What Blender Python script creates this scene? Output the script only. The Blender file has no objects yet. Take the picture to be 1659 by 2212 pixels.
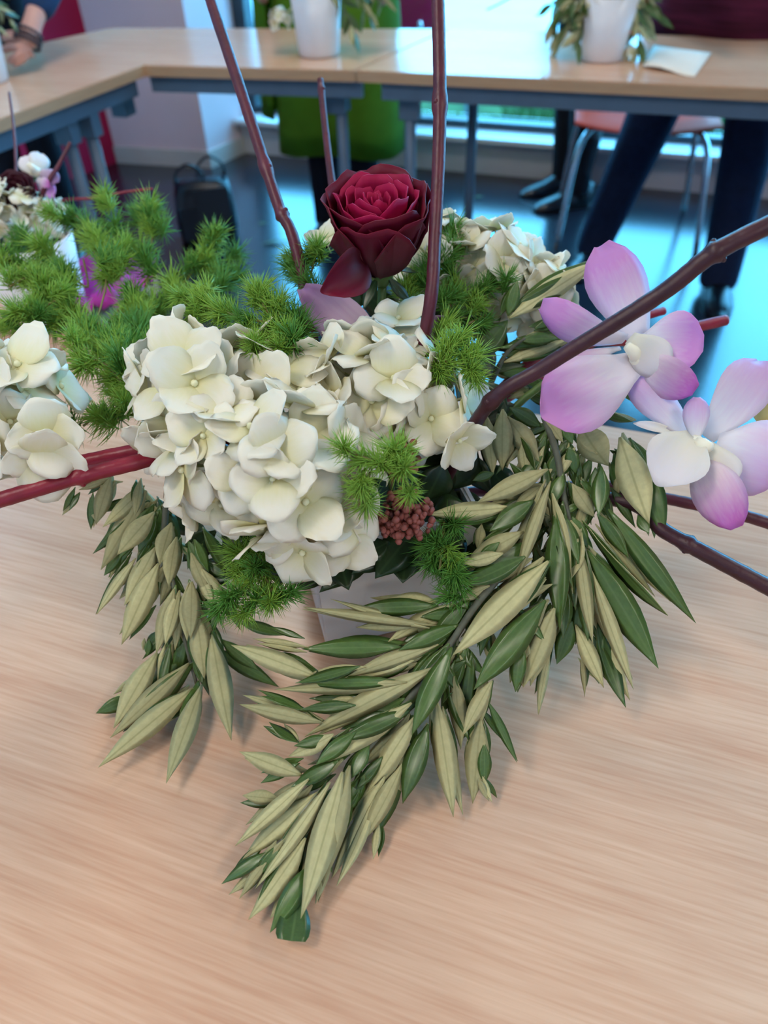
import bpy, bmesh, math, random
from mathutils import Vector, Matrix, Quaternion, noise

random.seed(7)
SC = bpy.context.scene
COL = SC.collection
V = Vector
PI = math.pi

# ------------------------------------------------------------------ camera
T = 0.74                      # height of the table tops
CH = 1.19                     # camera height
F = 1650.0                    # focal length in pixels of the 1659 x 2212 frame
_p, _r = math.radians(42), math.radians(2)
_fwd = V((0, math.cos(_p), -math.sin(_p)))
_rt0 = V((1, 0, 0))
_up0 = _rt0.cross(_fwd)
_R = _rt0 * math.cos(_r) - _up0 * math.sin(_r)
_U = _up0 * math.cos(_r) + _rt0 * math.sin(_r)
CAM = V((0, 0, CH))
cd = bpy.data.cameras.new('camera')
cd.sensor_fit = 'VERTICAL'
cd.sensor_height = 36.0
cd.lens = F / 2212 * 36.0
cd.clip_start = 0.01
cd.dof.use_dof = True
cd.dof.focus_distance = 0.47
cd.dof.aperture_fstop = 6.5
cam = bpy.data.objects.new('camera', cd)
COL.objects.link(cam)
cam.matrix_world = Matrix(((_R.x, _U.x, -_fwd.x, 0), (_R.y, _U.y, -_fwd.y, 0), (_R.z, _U.z, -_fwd.z, CH), (0, 0, 0, 1)))
SC.camera = cam

# ------------------------------------------------------------------ world, exposure
w = bpy.data.worlds.new('overcast_sky')
SC.world = w
w.use_nodes = True
bg = w.node_tree.nodes['Background']
bg.inputs[0].default_value = (0.12, 0.56, 1.0, 1)
bg.inputs[1].default_value = 14.0
SC.view_settings.view_transform = 'Standard'
SC.view_settings.look = 'None'
SC.view_settings.exposure = 0.0
SC.view_settings.gamma = 1.0
SC.view_settings.use_curve_mapping = False
SC.cycles.max_bounces = 5
SC.cycles.diffuse_bounces = 3
SC.cycles.glossy_bounces = 2
SC.cycles.transmission_bounces = 2
SC.cycles.transparent_max_bounces = 6
SC.cycles.caustics_reflective = False
SC.cycles.caustics_refractive = False
SC.cycles.adaptive_threshold = 0.04
SC.cycles.use_light_tree = False
LAMP_POWER = 14.0             # each ceiling lamp, watt
LAMP_COLOR = (1.0, 0.90, 0.78)

# ------------------------------------------------------------------ pixel rays -> places
def ray(x, y):
    return _fwd + _R * ((x - 829.5) / F) - _U * ((y - 1106) / F)
def D(x, y, wd):              # the point seen at a pixel, wd metres in front of the camera
    return CAM + ray(x, y) * wd
def UZ(x, y, z):              # the point seen at a pixel on the level z
    d = ray(x, y)
    return CAM + d * ((z - CH) / d.z)
def U(x, y, h):               # ... on a level h above the table top
    return UZ(x, y, T + h)
def depth(P):
    return (P - CAM).dot(_fwd)
ROT = math.radians(-20.5)     # the room stands turned against the camera
E1 = V((math.cos(ROT), math.sin(ROT), 0))
E2 = V((-math.sin(ROT), math.cos(ROT), 0))
def RW(a, b, z=0.0):
    return E1 * a + E2 * b + V((0, 0, z))

# ------------------------------------------------------------------ helpers
def lin(c):
    return c / 12.92 if c <= 0.04045 else ((c + 0.055) / 1.055) ** 2.4
def rgb(r, g, b):
    return (lin(r / 255), lin(g / 255), lin(b / 255), 1)

def tag(o, label=None, cat=None, group=None, kind=None):
    if label: o['label'] = label
    if cat: o['category'] = cat
    if group: o['group'] = group
    if kind: o['kind'] = kind
    return o

WM = {}
def thing(name, label, cat, loc, group=None):
    o = bpy.data.objects.new(name, None)
    o.empty_display_size = 0.05
    COL.objects.link(o)
    o.location = loc
    WM[o] = Matrix.Translation(V(loc))
    return tag(o, label, cat, group)

def put(name, me, parent=None, M=None, mat=None):
    """one mesh object, its world matrix M, under a parent"""
    o = bpy.data.objects.new(name, me)
    COL.objects.link(o)
    M = M if M is not None else Matrix.Identity(4)
    WM[o] = M
    if mat is not None and not me.materials:
        for m in (mat if isinstance(mat, (list, tuple)) else [mat]):
            me.materials.append(m)
    if parent is not None:
        o.parent = parent
        o.matrix_basis = WM[parent].inverted() @ M
    else:
        o.matrix_basis = M
    return o

def mesh(name, verts, faces, smooth=True, mats=None):
    me = bpy.data.meshes.new(name)
    me.from_pydata([tuple(v) for v in verts], [], faces)
    if mats: me.polygons.foreach_set('material_index', mats)
    if smooth: me.polygons.foreach_set('use_smooth', [True] * len(me.polygons))
    me.update()
    return me

class MB:
    """collects vertices and faces of one mesh"""
    def __init__(s): s.v = []; s.f = []
    def add(s, vs, fs):
        n = len(s.v); s.v += [V(v) for v in vs]; s.f += [tuple(i + n for i in f) for f in fs]
        return s
    def box(s, c, size, M=None):
        a, b, d = size[0] / 2, size[1] / 2, size[2] / 2
        vs = [V((x * a, y * b, z * d)) for x in (-1, 1) for y in (-1, 1) for z in (-1, 1)]
        vs = [(M @ v if M else v) + V(c) for v in vs]
        return s.add(vs, [(0, 1, 3, 2), (4, 6, 7, 5), (0, 4, 5, 1), (2, 3, 7, 6), (0, 2, 6, 4), (1, 5, 7, 3)])
    def prism(s, poly, z0, z1):
        n = len(poly)
        vs = [V((p[0], p[1], z0)) for p in poly] + [V((p[0], p[1], z1)) for p in poly]
        fs = [tuple(range(n - 1, -1, -1)), tuple(range(n, 2 * n))]
        fs += [(i, (i + 1) % n, n + (i + 1) % n, n + i) for i in range(n)]
        return s.add(vs, fs)
    def tube(s, pts, rad, seg=8, caps=True):
        pts = [V(p) for p in pts]; n = len(pts)
        if not isinstance(rad, (list, tuple)): rad = [rad] * n
        ref = None; vs = []; fs = []
        for i, p in enumerate(pts):
            d = (pts[min(i + 1, n - 1)] - pts[max(i - 1, 0)]).normalized()
            if ref is None: ref = d.orthogonal().normalized()
            ref = (ref - d * ref.dot(d))
            ref = ref.normalized() if ref.length > 1e-6 else d.orthogonal().normalized()
            b = d.cross(ref)
            for k in range(seg):
                a = 2 * PI * k / seg
                vs.append(p + (ref * math.cos(a) + b * math.sin(a)) * rad[i])
        for i in range(n - 1):
            for k in range(seg):
                k2 = (k + 1) % seg
                fs.append((i * seg + k, i * seg + k2, (i + 1) * seg + k2, (i + 1) * seg + k))
        if caps:
            fs.append(tuple(range(seg - 1, -1, -1))); fs.append(tuple((n - 1) * seg + k for k in range(seg)))
        return s.add(vs, fs)
    def lathe(s, prof, seg=24, c=(0, 0, 0)):
        vs = []; fs = []; n = len(prof)
        for r, z in prof:
            for k in range(seg):
                a = 2 * PI * k / seg
                vs.append(V((r * math.cos(a), r * math.sin(a), z)) + V(c))
        for i in range(n - 1):
            for k in range(seg):
                k2 = (k + 1) % seg
                fs.append((i * seg + k, i * seg + k2, (i + 1) * seg + k2, (i + 1) * seg + k))
        fs.append(tuple(range(seg - 1, -1, -1))); fs.append(tuple((n - 1) * seg + k for k in range(seg)))
        return s.add(vs, fs)
    def ball(s, c, r, seg=8, rings=5):
        c = V(c); r = r if isinstance(r, (list, tuple)) else (r, r, r)
        vs = [c + V((0, 0, -r[2]))]; fs = []
        for i in range(1, rings):
            t = PI * i / rings
            for k in range(seg):
                a = 2 * PI * k / seg
                vs.append(c + V((r[0] * math.sin(t) * math.cos(a), r[1] * math.sin(t) * math.sin(a), -r[2] * math.cos(t))))
        vs.append(c + V((0, 0, r[2])))
        for k in range(seg): fs.append((0, 1 + (k + 1) % seg, 1 + k))
        for i in range(rings - 2):
            for k in range(seg):
                a = 1 + i * seg; k2 = (k + 1) % seg
                fs.append((a + k, a + k2, a + seg + k2, a + seg + k))
        a = 1 + (rings - 2) * seg
        for k in range(seg): fs.append((a + k, a + (k + 1) % seg, len(vs) - 1))
        return s.add(vs, fs)
    def me(s, name='mesh', smooth=True):
        return mesh(name, s.v, s.f, smooth)

def curve(pts, n=6):
    """smooth polyline through the points"""
    pts = [V(p) for p in pts]
    if len(pts) < 3:
        return [pts[0].lerp(pts[-1], i / n) for i in range(n + 1)]
    out = []
    for i in range(len(pts) - 1):
        p0 = pts[max(i - 1, 0)]; p1 = pts[i]; p2 = pts[i + 1]; p3 = pts[min(i + 2, len(pts) - 1)]
        for k in range(n):
            t = k / n
            out.append(0.5 * ((2 * p1) + (p2 - p0) * t + (2 * p0 - 5 * p1 + 4 * p2 - p3) * t * t + (3 * p1 - p0 - 3 * p2 + p3) * t ** 3))
    out.append(pts[-1])
    return out

def shell(name, grid, th=0.0004, mats=None):
    """a thin closed leaf or petal from a grid of points (rows x columns): front faces take slot 0, back faces slot 1"""
    nr, nc = len(grid), len(grid[0])
    nrm = []
    for i in range(nr):
        row = []
        for j in range(nc):
            a = grid[min(i + 1, nr - 1)][j] - grid[max(i - 1, 0)][j]
            b = grid[i][min(j + 1, nc - 1)] - grid[i][max(j - 1, 0)]
            n = a.cross(b)
            row.append(n.normalized() if n.length > 1e-12 else V((0, 0, 1)))
        nrm.append(row)
    vs = []; fs = []; mi = []
    for sgn in (0.5, -0.5):
        for i in range(nr):
            for j in range(nc):
                vs.append(grid[i][j] + nrm[i][j] * th * sgn)
    N = nr * nc
    ix = lambda i, j: i * nc + j
    for i in range(nr - 1):
        for j in range(nc - 1):
            fs.append((ix(i, j), ix(i + 1, j), ix(i + 1, j + 1), ix(i, j + 1))); mi.append(0)
            fs.append((N + ix(i, j), N + ix(i, j + 1), N + ix(i + 1, j + 1), N + ix(i + 1, j))); mi.append(1)
    rim = [ix(0, j) for j in range(nc)] + [ix(i, nc - 1) for i in range(1, nr)] + [ix(nr - 1, j) for j in range(nc - 2, -1, -1)] + [ix(i, 0) for i in range(nr - 2, 0, -1)]
    for k in range(len(rim)):
        a, b = rim[k], rim[(k + 1) % len(rim)]
        fs.append((a, b, N + b, N + a)); mi.append(1)
    me = mesh(name, vs, fs, True, mi)
    for m in (mats or []): me.materials.append(m)
    return me

# ------------------------------------------------------------------ materials
def mat(name, color, rough=0.6, spec=0.5, metal=0.0, var=0.0, scale=20.0, bump=0.0, bscale=None, trans=0.0, sheen=0.0, coat=0.0, tcoord='Object', stretch=None):
    m = bpy.data.materials.new(name); m.use_nodes = True
    nt = m.node_tree; N = nt.nodes; L = nt.links
    b = N['Principled BSDF']; out = N['Material Output']
    b.inputs['Base Color'].default_value = color
    b.inputs['Roughness'].default_value = rough
    b.inputs['Specular IOR Level'].default_value = spec
    b.inputs['Metallic'].default_value = metal
    if sheen: b.inputs['Sheen Weight'].default_value = sheen
    if coat: b.inputs['Coat Weight'].default_value = coat
    m.diffuse_color = color
    if var or bump:
        tc = N.new('ShaderNodeTexCoord'); mp = N.new('ShaderNodeMapping'); nz = N.new('ShaderNodeTexNoise')
        L.new(tc.outputs[tcoord], mp.inputs[0]); L.new(mp.outputs[0], nz.inputs['Vector'])
        if stretch: mp.inputs['Scale'].default_value = stretch
        nz.inputs['Scale'].default_value = scale; nz.inputs['Detail'].default_value = 4
        if var:
            rp = N.new('ShaderNodeMapRange')
            rp.inputs['To Min'].default_value = 1 - var; rp.inputs['To Max'].default_value = 1 + var
            rp.inputs['From Min'].default_value = 0.25; rp.inputs['From Max'].default_value = 0.75
            L.new(nz.outputs['Fac'], rp.inputs['Value'])
            mx = N.new('ShaderNodeVectorMath'); mx.operation = 'SCALE'
            mx.inputs[0].default_value = color[:3]
            L.new(rp.outputs[0], mx.inputs['Scale'])
            L.new(mx.outputs[0], b.inputs['Base Color'])
        if bump:
            bp = N.new('ShaderNodeBump'); bp.inputs['Strength'].default_value = bump; bp.inputs['Distance'].default_value = 0.002
            if bscale:
                n2 = N.new('ShaderNodeTexNoise'); n2.inputs['Scale'].default_value = bscale; L.new(mp.outputs[0], n2.inputs['Vector'])
                L.new(n2.outputs['Fac'], bp.inputs['Height'])
            else:
                L.new(nz.outputs['Fac'], bp.inputs['Height'])
            L.new(bp.outputs[0], b.inputs['Normal'])
    if trans:
        t = N.new('ShaderNodeBsdfTranslucent'); mxs = N.new('ShaderNodeMixShader'); mxs.inputs[0].default_value = trans
        src = b.inputs['Base Color'].links[0].from_socket if b.inputs['Base Color'].links else None
        if src: L.new(src, t.inputs[0])
        else: t.inputs[0].default_value = color
        L.new(b.outputs[0], mxs.inputs[1]); L.new(t.outputs[0], mxs.inputs[2]); L.new(mxs.outputs[0], out.inputs['Surface'])
    return m

def wood(name, dark, light, rough=0.34):
    m = bpy.data.materials.new(name); m.use_nodes = True
    nt = m.node_tree; N = nt.nodes; L = nt.links; b = N['Principled BSDF']
    tc = N.new('ShaderNodeTexCoord')
    def nz(scale3, detail, dist=0.0):
        mp = N.new('ShaderNodeMapping'); mp.inputs['Scale'].default_value = scale3
        n = N.new('ShaderNodeTexNoise'); n.inputs['Scale'].default_value = 1; n.inputs['Detail'].default_value = detail
        n.inputs['Distortion'].default_value = dist
        L.new(tc.outputs['Object'], mp.inputs[0]); L.new(mp.outputs[0], n.inputs['Vector']); return n
    a = nz((2.4, 60, 3), 3, 0.5); c = nz((16, 380, 9), 3); d = nz((1.2, 9, 2), 2)
    def math_(op, x, y):
        q = N.new('ShaderNodeMath'); q.operation = op
        for i, s in enumerate((x, y)):
            if isinstance(s, (int, float)): q.inputs[i].default_value = s
            else: L.new(s, q.inputs[i])
        return q.outputs[0]
    s = math_('ADD', math_('MULTIPLY', a.outputs['Fac'], 0.36), math_('ADD', math_('MULTIPLY', c.outputs['Fac'], 0.44), math_('MULTIPLY', d.outputs['Fac'], 0.20)))
    rp = N.new('ShaderNodeValToRGB')
    rp.color_ramp.elements[0].position = 0.33; rp.color_ramp.elements[0].color = dark
    rp.color_ramp.elements[1].position = 0.67; rp.color_ramp.elements[1].color = light
    L.new(s, rp.inputs[0]); L.new(rp.outputs[0], b.inputs['Base Color'])
    b.inputs['Roughness'].default_value = rough
    b.inputs['Specular IOR Level'].default_value = 0.5
    return m

def leafmat(name, color, rib, rough, spec=0.5, trans=0.08, var=0.18):
    """leaf side with a midrib line along the length of the leaf"""
    m = mat(name, color, rough, spec, var=var, scale=3.0, trans=trans, tcoord='Generated', stretch=(6, 1.5, 1))
    N = m.node_tree.nodes; L = m.node_tree.links; b = N['Principled BSDF']
    src = b.inputs['Base Color'].links[0].from_socket
    tc = N.new('ShaderNodeTexCoord'); sp = N.new('ShaderNodeSeparateXYZ'); L.new(tc.outputs['Generated'], sp.inputs[0])
    q = N.new('ShaderNodeMath'); q.operation = 'SUBTRACT'; q.inputs[1].default_value = 0.5; L.new(sp.outputs['Y'], q.inputs[0])
    q2 = N.new('ShaderNodeMath'); q2.operation = 'ABSOLUTE'; L.new(q.outputs[0], q2.inputs[0])
    q3 = N.new('ShaderNodeMapRange'); q3.inputs['From Min'].default_value = 0.015; q3.inputs['From Max'].default_value = 0.05
    q3.inputs['To Min'].default_value = 0.45; q3.inputs['To Max'].default_value = 0.0; L.new(q2.outputs[0], q3.inputs['Value'])
    # each leaf its own tone
    oi = N.new('ShaderNodeObjectInfo'); hs = N.new('ShaderNodeHueSaturation')
    mr = N.new('ShaderNodeMapRange'); mr.inputs['To Min'].default_value = 0.78; mr.inputs['To Max'].default_value = 1.2
    L.new(oi.outputs['Random'], mr.inputs['Value']); L.new(mr.outputs[0], hs.inputs['Value']); L.new(src, hs.inputs['Color'])
    mx = N.new('ShaderNodeMix'); mx.data_type = 'RGBA'; L.new(q3.outputs[0], mx.inputs[0]); L.new(hs.outputs[0], mx.inputs[6]); mx.inputs[7].default_value = rib
    L.new(mx.outputs[2], b.inputs['Base Color'])
    return m

def petalmat(name, base, tip, trans=0.25, lo=0.15, hi=0.75, rough=0.55, rand=0.05):
    """pigment running from the base of the petal to its tip"""
    m = mat(name, base, rough, 0.3, trans=trans)
    N = m.node_tree.nodes; L = m.node_tree.links; b = N['Principled BSDF']
    tc = N.new('ShaderNodeTexCoord'); sp = N.new('ShaderNodeSeparateXYZ'); L.new(tc.outputs['Generated'], sp.inputs[0])
    rp = N.new('ShaderNodeMapRange'); rp.inputs['From Min'].default_value = lo; rp.inputs['From Max'].default_value = hi
    nz = N.new('ShaderNodeTexNoise'); nz.inputs['Scale'].default_value = 4
    mp = N.new('ShaderNodeMapping'); mp.inputs['Scale'].default_value = (0.6, 4, 1)
    L.new(tc.outputs['Generated'], mp.inputs[0]); L.new(mp.outputs[0], nz.inputs['Vector'])
    ad = N.new('ShaderNodeMath'); ad.operation = 'MULTIPLY_ADD'; ad.inputs[1].default_value = 0.3; ad.inputs[2].default_value = -0.15
    L.new(nz.outputs['Fac'], ad.inputs[0])
    a2 = N.new('ShaderNodeMath'); a2.operation = 'ADD'; L.new(ad.outputs[0], a2.inputs[0]); L.new(sp.outputs['X'], a2.inputs[1])
    L.new(a2.outputs[0], rp.inputs['Value'])
    mx = N.new('ShaderNodeMix'); mx.data_type = 'RGBA'; L.new(rp.outputs[0], mx.inputs[0]); mx.inputs[6].default_value = base; mx.inputs[7].default_value = tip
    oi = N.new('ShaderNodeObjectInfo'); hs = N.new('ShaderNodeHueSaturation')
    mr = N.new('ShaderNodeMapRange'); mr.inputs['To Min'].default_value = 1 - rand; mr.inputs['To Max'].default_value = 1 + rand
    L.new(oi.outputs['Random'], mr.inputs['Value']); L.new(mr.outputs[0], hs.inputs['Value']); L.new(mx.outputs[2], hs.inputs['Color'])
    L.new(hs.outputs[0], b.inputs['Base Color'])
    for n in N:
        if n.type == 'BSDF_TRANSLUCENT': L.new(hs.outputs[0], n.inputs[0])
    return m

M_beech = wood('beech_laminate', rgb(200, 152, 122), rgb(228, 190, 160), 0.22)
M_beech_edge = mat('beech_edge', rgb(200, 158, 120), 0.45, var=0.1, scale=3, stretch=(4, 4, 60))
M_steel = mat('painted_steel', rgb(92, 112, 132), 0.4, 0.5, var=0.06, scale=30)
M_chrome = mat('chrome', rgb(205, 210, 215), 0.18, 0.5, metal=1.0)
M_plastic_dark = mat('dark_plastic', rgb(40, 44, 52), 0.5, var=0.1)
M_floor = mat('slate_linoleum', rgb(34, 36, 46), 0.2, 0.8, var=0.25, scale=6, bump=0.05, bscale=40)
M_white_wall = mat('white_paint', rgb(205, 196, 200), 0.8, 0.2, var=0.03, scale=8, bump=0.05, bscale=200)
M_pillar = mat('pillar_paint', rgb(232, 204, 210), 0.8, 0.2, var=0.02, scale=8, bump=0.05, bscale=200)
M_red_wall = mat('crimson_paint', rgb(186, 24, 72), 0.6, 0.3, var=0.05, scale=5)
M_skirting = mat('skirting_paint', rgb(205, 195, 190), 0.5, 0.3, var=0.04)
M_ceiling = mat('ceiling_paint', rgb(215, 212, 208), 0.9, 0.1, var=0.02)
M_frame = mat('window_frame_grey', rgb(48, 60, 72), 0.45, var=0.08)
M_white_gloss = mat('white_glaze', rgb(228, 228, 232), 0.35, 0.5, var=0.03, scale=30)
M_foam = mat('floral_foam', rgb(40, 60, 34), 0.9, var=0.3, scale=90, bump=0.4)
M_olive_top = leafmat('olive_leaf_upper', rgb(76, 104, 48), rgb(104, 128, 74), 0.3, 0.6, trans=0.05)
M_olive_under = leafmat('olive_leaf_under', rgb(188, 184, 136), rgb(128, 128, 80), 0.6, 0.3, trans=0.08, var=0.10)
M_dark_leaf = leafmat('dark_evergreen_leaf', rgb(38, 60, 32), rgb(70, 96, 58), 0.35, 0.5)
M_twig_dark = mat('dark_dogwood_bark', rgb(62, 26, 36), 0.42, 0.45, var=0.35, scale=60, bump=0.15, bscale=300)
M_twig = mat('dogwood_bark', rgb(86, 26, 42), 0.42, 0.5, var=0.35, scale=60, bump=0.15, bscale=300, stretch=(1, 1, 1))
M_twig_bright = mat('red_dogwood_bark', rgb(132, 22, 46), 0.38, 0.5, var=0.25, scale=50, bump=0.12, bscale=300)
M_cut = mat('cut_wood', rgb(170, 120, 110), 0.8, var=0.1)
M_olive_bark = mat('olive_bark', rgb(92, 96, 82), 0.7, var=0.3, scale=120)
M_fern = mat('asparagus_needle', rgb(150, 196, 80), 0.5, 0.35, trans=0.25, var=0.25, scale=60)
M_fern_dark = mat('asparagus_needle_deep', rgb(100, 160, 68), 0.5, 0.35, trans=0.25, var=0.25, scale=60)
M_fern_stem = mat('asparagus_stem', rgb(120, 112, 62), 0.6, var=0.2, scale=80)
M_hyd = petalmat('hydrangea_petal', rgb(238, 234, 180), rgb(252, 249, 234), trans=0.28, lo=0.02, hi=0.7)
M_hyd_bud = mat('hydrangea_bud', rgb(232, 232, 192), 0.55, var=0.06, scale=300)
M_hyd_stem = mat('hydrangea_stem', rgb(205, 210, 150), 0.6, trans=0.1, var=0.1, scale=100)
M_green_stem = mat('green_stem', rgb(84, 112, 52), 0.5, var=0.2, scale=90)
M_rose = petalmat('rose_petal_inner', rgb(106, 8, 42), rgb(176, 16, 78), trans=0.14, lo=0.3, hi=1.0, rough=0.6, rand=0.12)
M_rose_out = petalmat('rose_petal_outer', rgb(74, 10, 28), rgb(112, 12, 44), trans=0.08, lo=0.3, hi=1.0, rough=0.55, rand=0.1)
M_rose_black = petalmat('rose_petal_black', rgb(40, 8, 20), rgb(62, 10, 30), trans=0.05)
M_orchid = petalmat('orchid_petal', rgb(240, 232, 240), rgb(220, 156, 220), trans=0.25, lo=0.2, hi=0.8)
M_orchid_pale = petalmat('orchid_petal_pale', rgb(240, 236, 242), rgb(226, 184, 226), trans=0.25, lo=0.2, hi=0.9)
M_orchid_white = petalmat('orchid_white', rgb(240, 236, 220), rgb(240, 236, 240), trans=0.2)
M_orchid_lip = petalmat('orchid_lip', rgb(240, 222, 232), rgb(206, 116, 200), trans=0.2, lo=0.2, hi=0.9)
M_lilac = petalmat('lilac_petal', rgb(206, 186, 200), rgb(168, 128, 172), trans=0.2, lo=0.1, hi=0.9)
M_yellow = mat('orchid_column', rgb(246, 242, 220), 0.5, var=0.05)
M_skimmia = mat('skimmia_bud', rgb(146, 80, 72), 0.6, var=0.3, scale=200)
M_paper = mat('paper_sheet', rgb(236, 228, 214), 0.8, 0.2, var=0.03, scale=20)
M_magenta = mat('magenta_tissue', rgb(186, 66, 170), 0.7, 0.2, var=0.1, scale=20, trans=0.2)
M_leather = mat('black_leather', rgb(22, 26, 36), 0.35, 0.5, var=0.2, scale=60, bump=0.2, bscale=250)
M_denim = mat('navy_denim', rgb(28, 40, 66), 0.85, 0.2, var=0.2, scale=60, bump=0.2, bscale=400)
M_black_cloth = mat('black_cloth', rgb(24, 28, 38), 0.85, 0.2, var=0.15, scale=60)
M_green_cloth = mat('lime_cloth', rgb(88, 128, 26), 0.8, 0.2, var=0.14, scale=14, bump=0.2, bscale=60)
M_maroon = mat('maroon_knit', rgb(74, 22, 46), 0.85, 0.2, var=0.5, scale=16, stretch=(0.4, 0.4, 5))
M_teal = mat('teal_cloth', rgb(20, 118, 124), 0.8, var=0.1)
M_navy_cloth = mat('navy_cloth', rgb(34, 58, 92), 0.85, 0.2, var=0.15, scale=30)
M_skin = mat('skin', rgb(206, 152, 136), 0.5, 0.35, var=0.06, scale=25)
M_hair = mat('brown_hair', rgb(70, 48, 36), 0.5, var=0.3, scale=60, stretch=(8, 8, 1))
M_boot = mat('boot_leather', rgb(20, 26, 36), 0.28, 0.55, var=0.2, scale=30)
M_orange = mat('orange_shell', rgb(226, 76, 48), 0.6, 0.25, var=0.04)
M_crimson = mat('crimson_shell', rgb(200, 30, 90), 0.45, 0.5, var=0.04)
M_bead = mat('bracelet_bead', rgb(56, 48, 58), 0.3, 0.5, var=0.3, scale=200)
M_lawn = mat('lawn_soil', rgb(62, 78, 44), 0.95, 0.1, var=0.4, scale=9)
M_grass = mat('grass_blade', rgb(66, 96, 50), 0.7, 0.2, var=0.3, scale=30, trans=0.2)
M_gravel = mat('gravel', rgb(96, 98, 98), 0.9, 0.1, var=0.35, scale=40, bump=0.5)
M_pave = mat('pavement', rgb(196, 200, 200), 0.9, 0.1, var=0.06, scale=3)
m = bpy.data.materials.new('clear_glass'); m.use_nodes = True
_N = m.node_tree.nodes; _L = m.node_tree.links
_N.remove(_N['Principled BSDF'])
_t = _N.new('ShaderNodeBsdfTransparent'); _t.inputs[0].default_value = (0.93, 0.97, 0.98, 1)
_g = _N.new('ShaderNodeBsdfGlossy'); _g.inputs['Roughness'].default_value = 0.02
_f = _N.new('ShaderNodeLayerWeight'); _f.inputs[0].default_value = 0.12
_x = _N.new('ShaderNodeMixShader'); _L.new(_f.outputs['Facing'], _x.inputs[0]); _L.new(_t.outputs[0], _x.inputs[1]); _L.new(_g.outputs[0], _x.inputs[2])
_L.new(_x.outputs[0], _N['Material Output'].inputs[0])
M_glass = m
m = bpy.data.materials.new('lamp_diffuser'); m.use_nodes = True
m.node_tree.nodes['Principled BSDF'].inputs['Emission Color'].default_value = LAMP_COLOR + (1,)
m.node_tree.nodes['Principled BSDF'].inputs['Emission Strength'].default_value = 3.0
M_diff = m
m.cycles.emission_sampling = 'NONE'

# ------------------------------------------------------------------ the room
RZ = Matrix.Rotation(ROT, 4, 'Z')
def struct(name, mb, m, parent=None, label=None, smooth=False):
    o = put(name, mb.me(name, smooth), parent, RZ, m)
    if parent is None: o['kind'] = 'structure'
    if label: o['label'] = label
    return o
WB = 3.536                      # window wall line
LX = -2.56                      # red side wall line
RX, BKY, CEIL = 4.0, -2.6, 2.75
def e12(P): return P.dot(E1), P.dot(E2)
struct('floor', MB().box(((LX + RX) / 2, (WB + BKY) / 2, -0.05), (RX - LX + 0.4, WB - BKY + 0.24, 0.1)), M_floor)
struct('ceiling', MB().box(((LX + RX) / 2, (WB + BKY) / 2, CEIL + 0.05), (RX - LX + 0.4, WB - BKY + 0.4, 0.1)), M_ceiling)
pa = e12(UZ(255, 350, 0)); pb = e12(UZ(455, 362, 0)); pc = e12(UZ(525, 330, 0)); pd = e12(UZ(130, 395, 0))
# white pillar between the red wall and the window
struct('wall_pillar', MB().prism([(pa[0], pa[1]), (pb[0], pb[1]), (pc[0], pc[1]), (pc[0], pc[1] + 0.25), (pa[0], pc[1] + 0.25)], 0, CEIL), M_pillar)
struct('baseboard_pillar', MB().prism([(pa[0] + .002, pa[1] - .012), (pb[0] + .012, pb[1] - .012), (pc[0] + .012, pc[1] - .003), (pc[0] - .01, pc[1]), (pb[0] - .01, pb[1] + .01), (pa[0] + .002, pa[1] + .01)], 0, 0.075), M_skirting)
k = 3.4
pe = (pa[0] + (pd[0] - pa[0]) * k, pa[1] + (pd[1] - pa[1]) * k)
struct('wall_left', MB().prism([pa, (pa[0] - .15, pa[1] + .05), (pe[0] - .15, pe[1]), pe, ], 0, CEIL), M_red_wall)
pf = (pe[0], BKY)
struct('wall_side', MB().prism([pe, (pe[0] - .15, pe[1]), (pe[0] - .15, BKY), (pe[0], BKY)], 0, CEIL), M_white_wall)
struct('wall_back', MB().box(((LX + RX) / 2 - .5, BKY - 0.08, CEIL / 2), (RX - LX + 1.8, 0.12, CEIL)), M_white_wall)
struct('wall_right', MB().box((RX + 0.08, (WB + BKY) / 2, CEIL / 2), (0.12, WB - BKY + .3, CEIL)), M_white_wall)
# low wall under the glazing and lintel above it
Pb = UZ(1000, 372, 0)
d_ = ray(1000, 300); t_ = (Pb - CAM).dot(E2) / d_.dot(E2); z_sill = (CAM + d_ * t_).z
struct('wall_window', MB().box(((pc[0] + RX) / 2, WB + 0.10, z_sill / 2), (RX - pc[0], 0.2, z_sill)), M_white_wall)
struct('trim_1', MB().box(((pc[0] + RX) / 2, WB + 0.085, z_sill + 0.010), (RX - pc[0], 0.26, 0.02)), M_white_gloss)
struct('wall_lintel', MB().box(((pc[0] + RX) / 2, WB + 0.10, 2.6), (RX - pc[0], 0.2, 0.3)), M_white_wall)
# glazing: three panes between dark posts
posts = [pc[0] + 0.03, pc[0] + 2.35, pc[0] + 4.45, RX - 0.04]
for i in range(3):
    a, b = posts[i], posts[i + 1]
    wn = struct('window_%d' % (i + 1), MB().box((a, WB + .12, (z_sill + 2.45) / 2 + .01), (0.06, 0.08, 2.45 - z_sill - .02)).box(((a + b) / 2, WB + .12, z_sill + .035), (b - a, 0.06, 0.03)).box(((a + b) / 2, WB + .12, 2.43), (b - a, 0.06, 0.04)), M_frame)
    struct('pane', MB().box(((a + b) / 2, WB + .12, (z_sill + 2.44) / 2 + .02), (b - a - .06, 0.008, 2.40 - z_sill - .06)), M_glass, wn)
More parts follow.
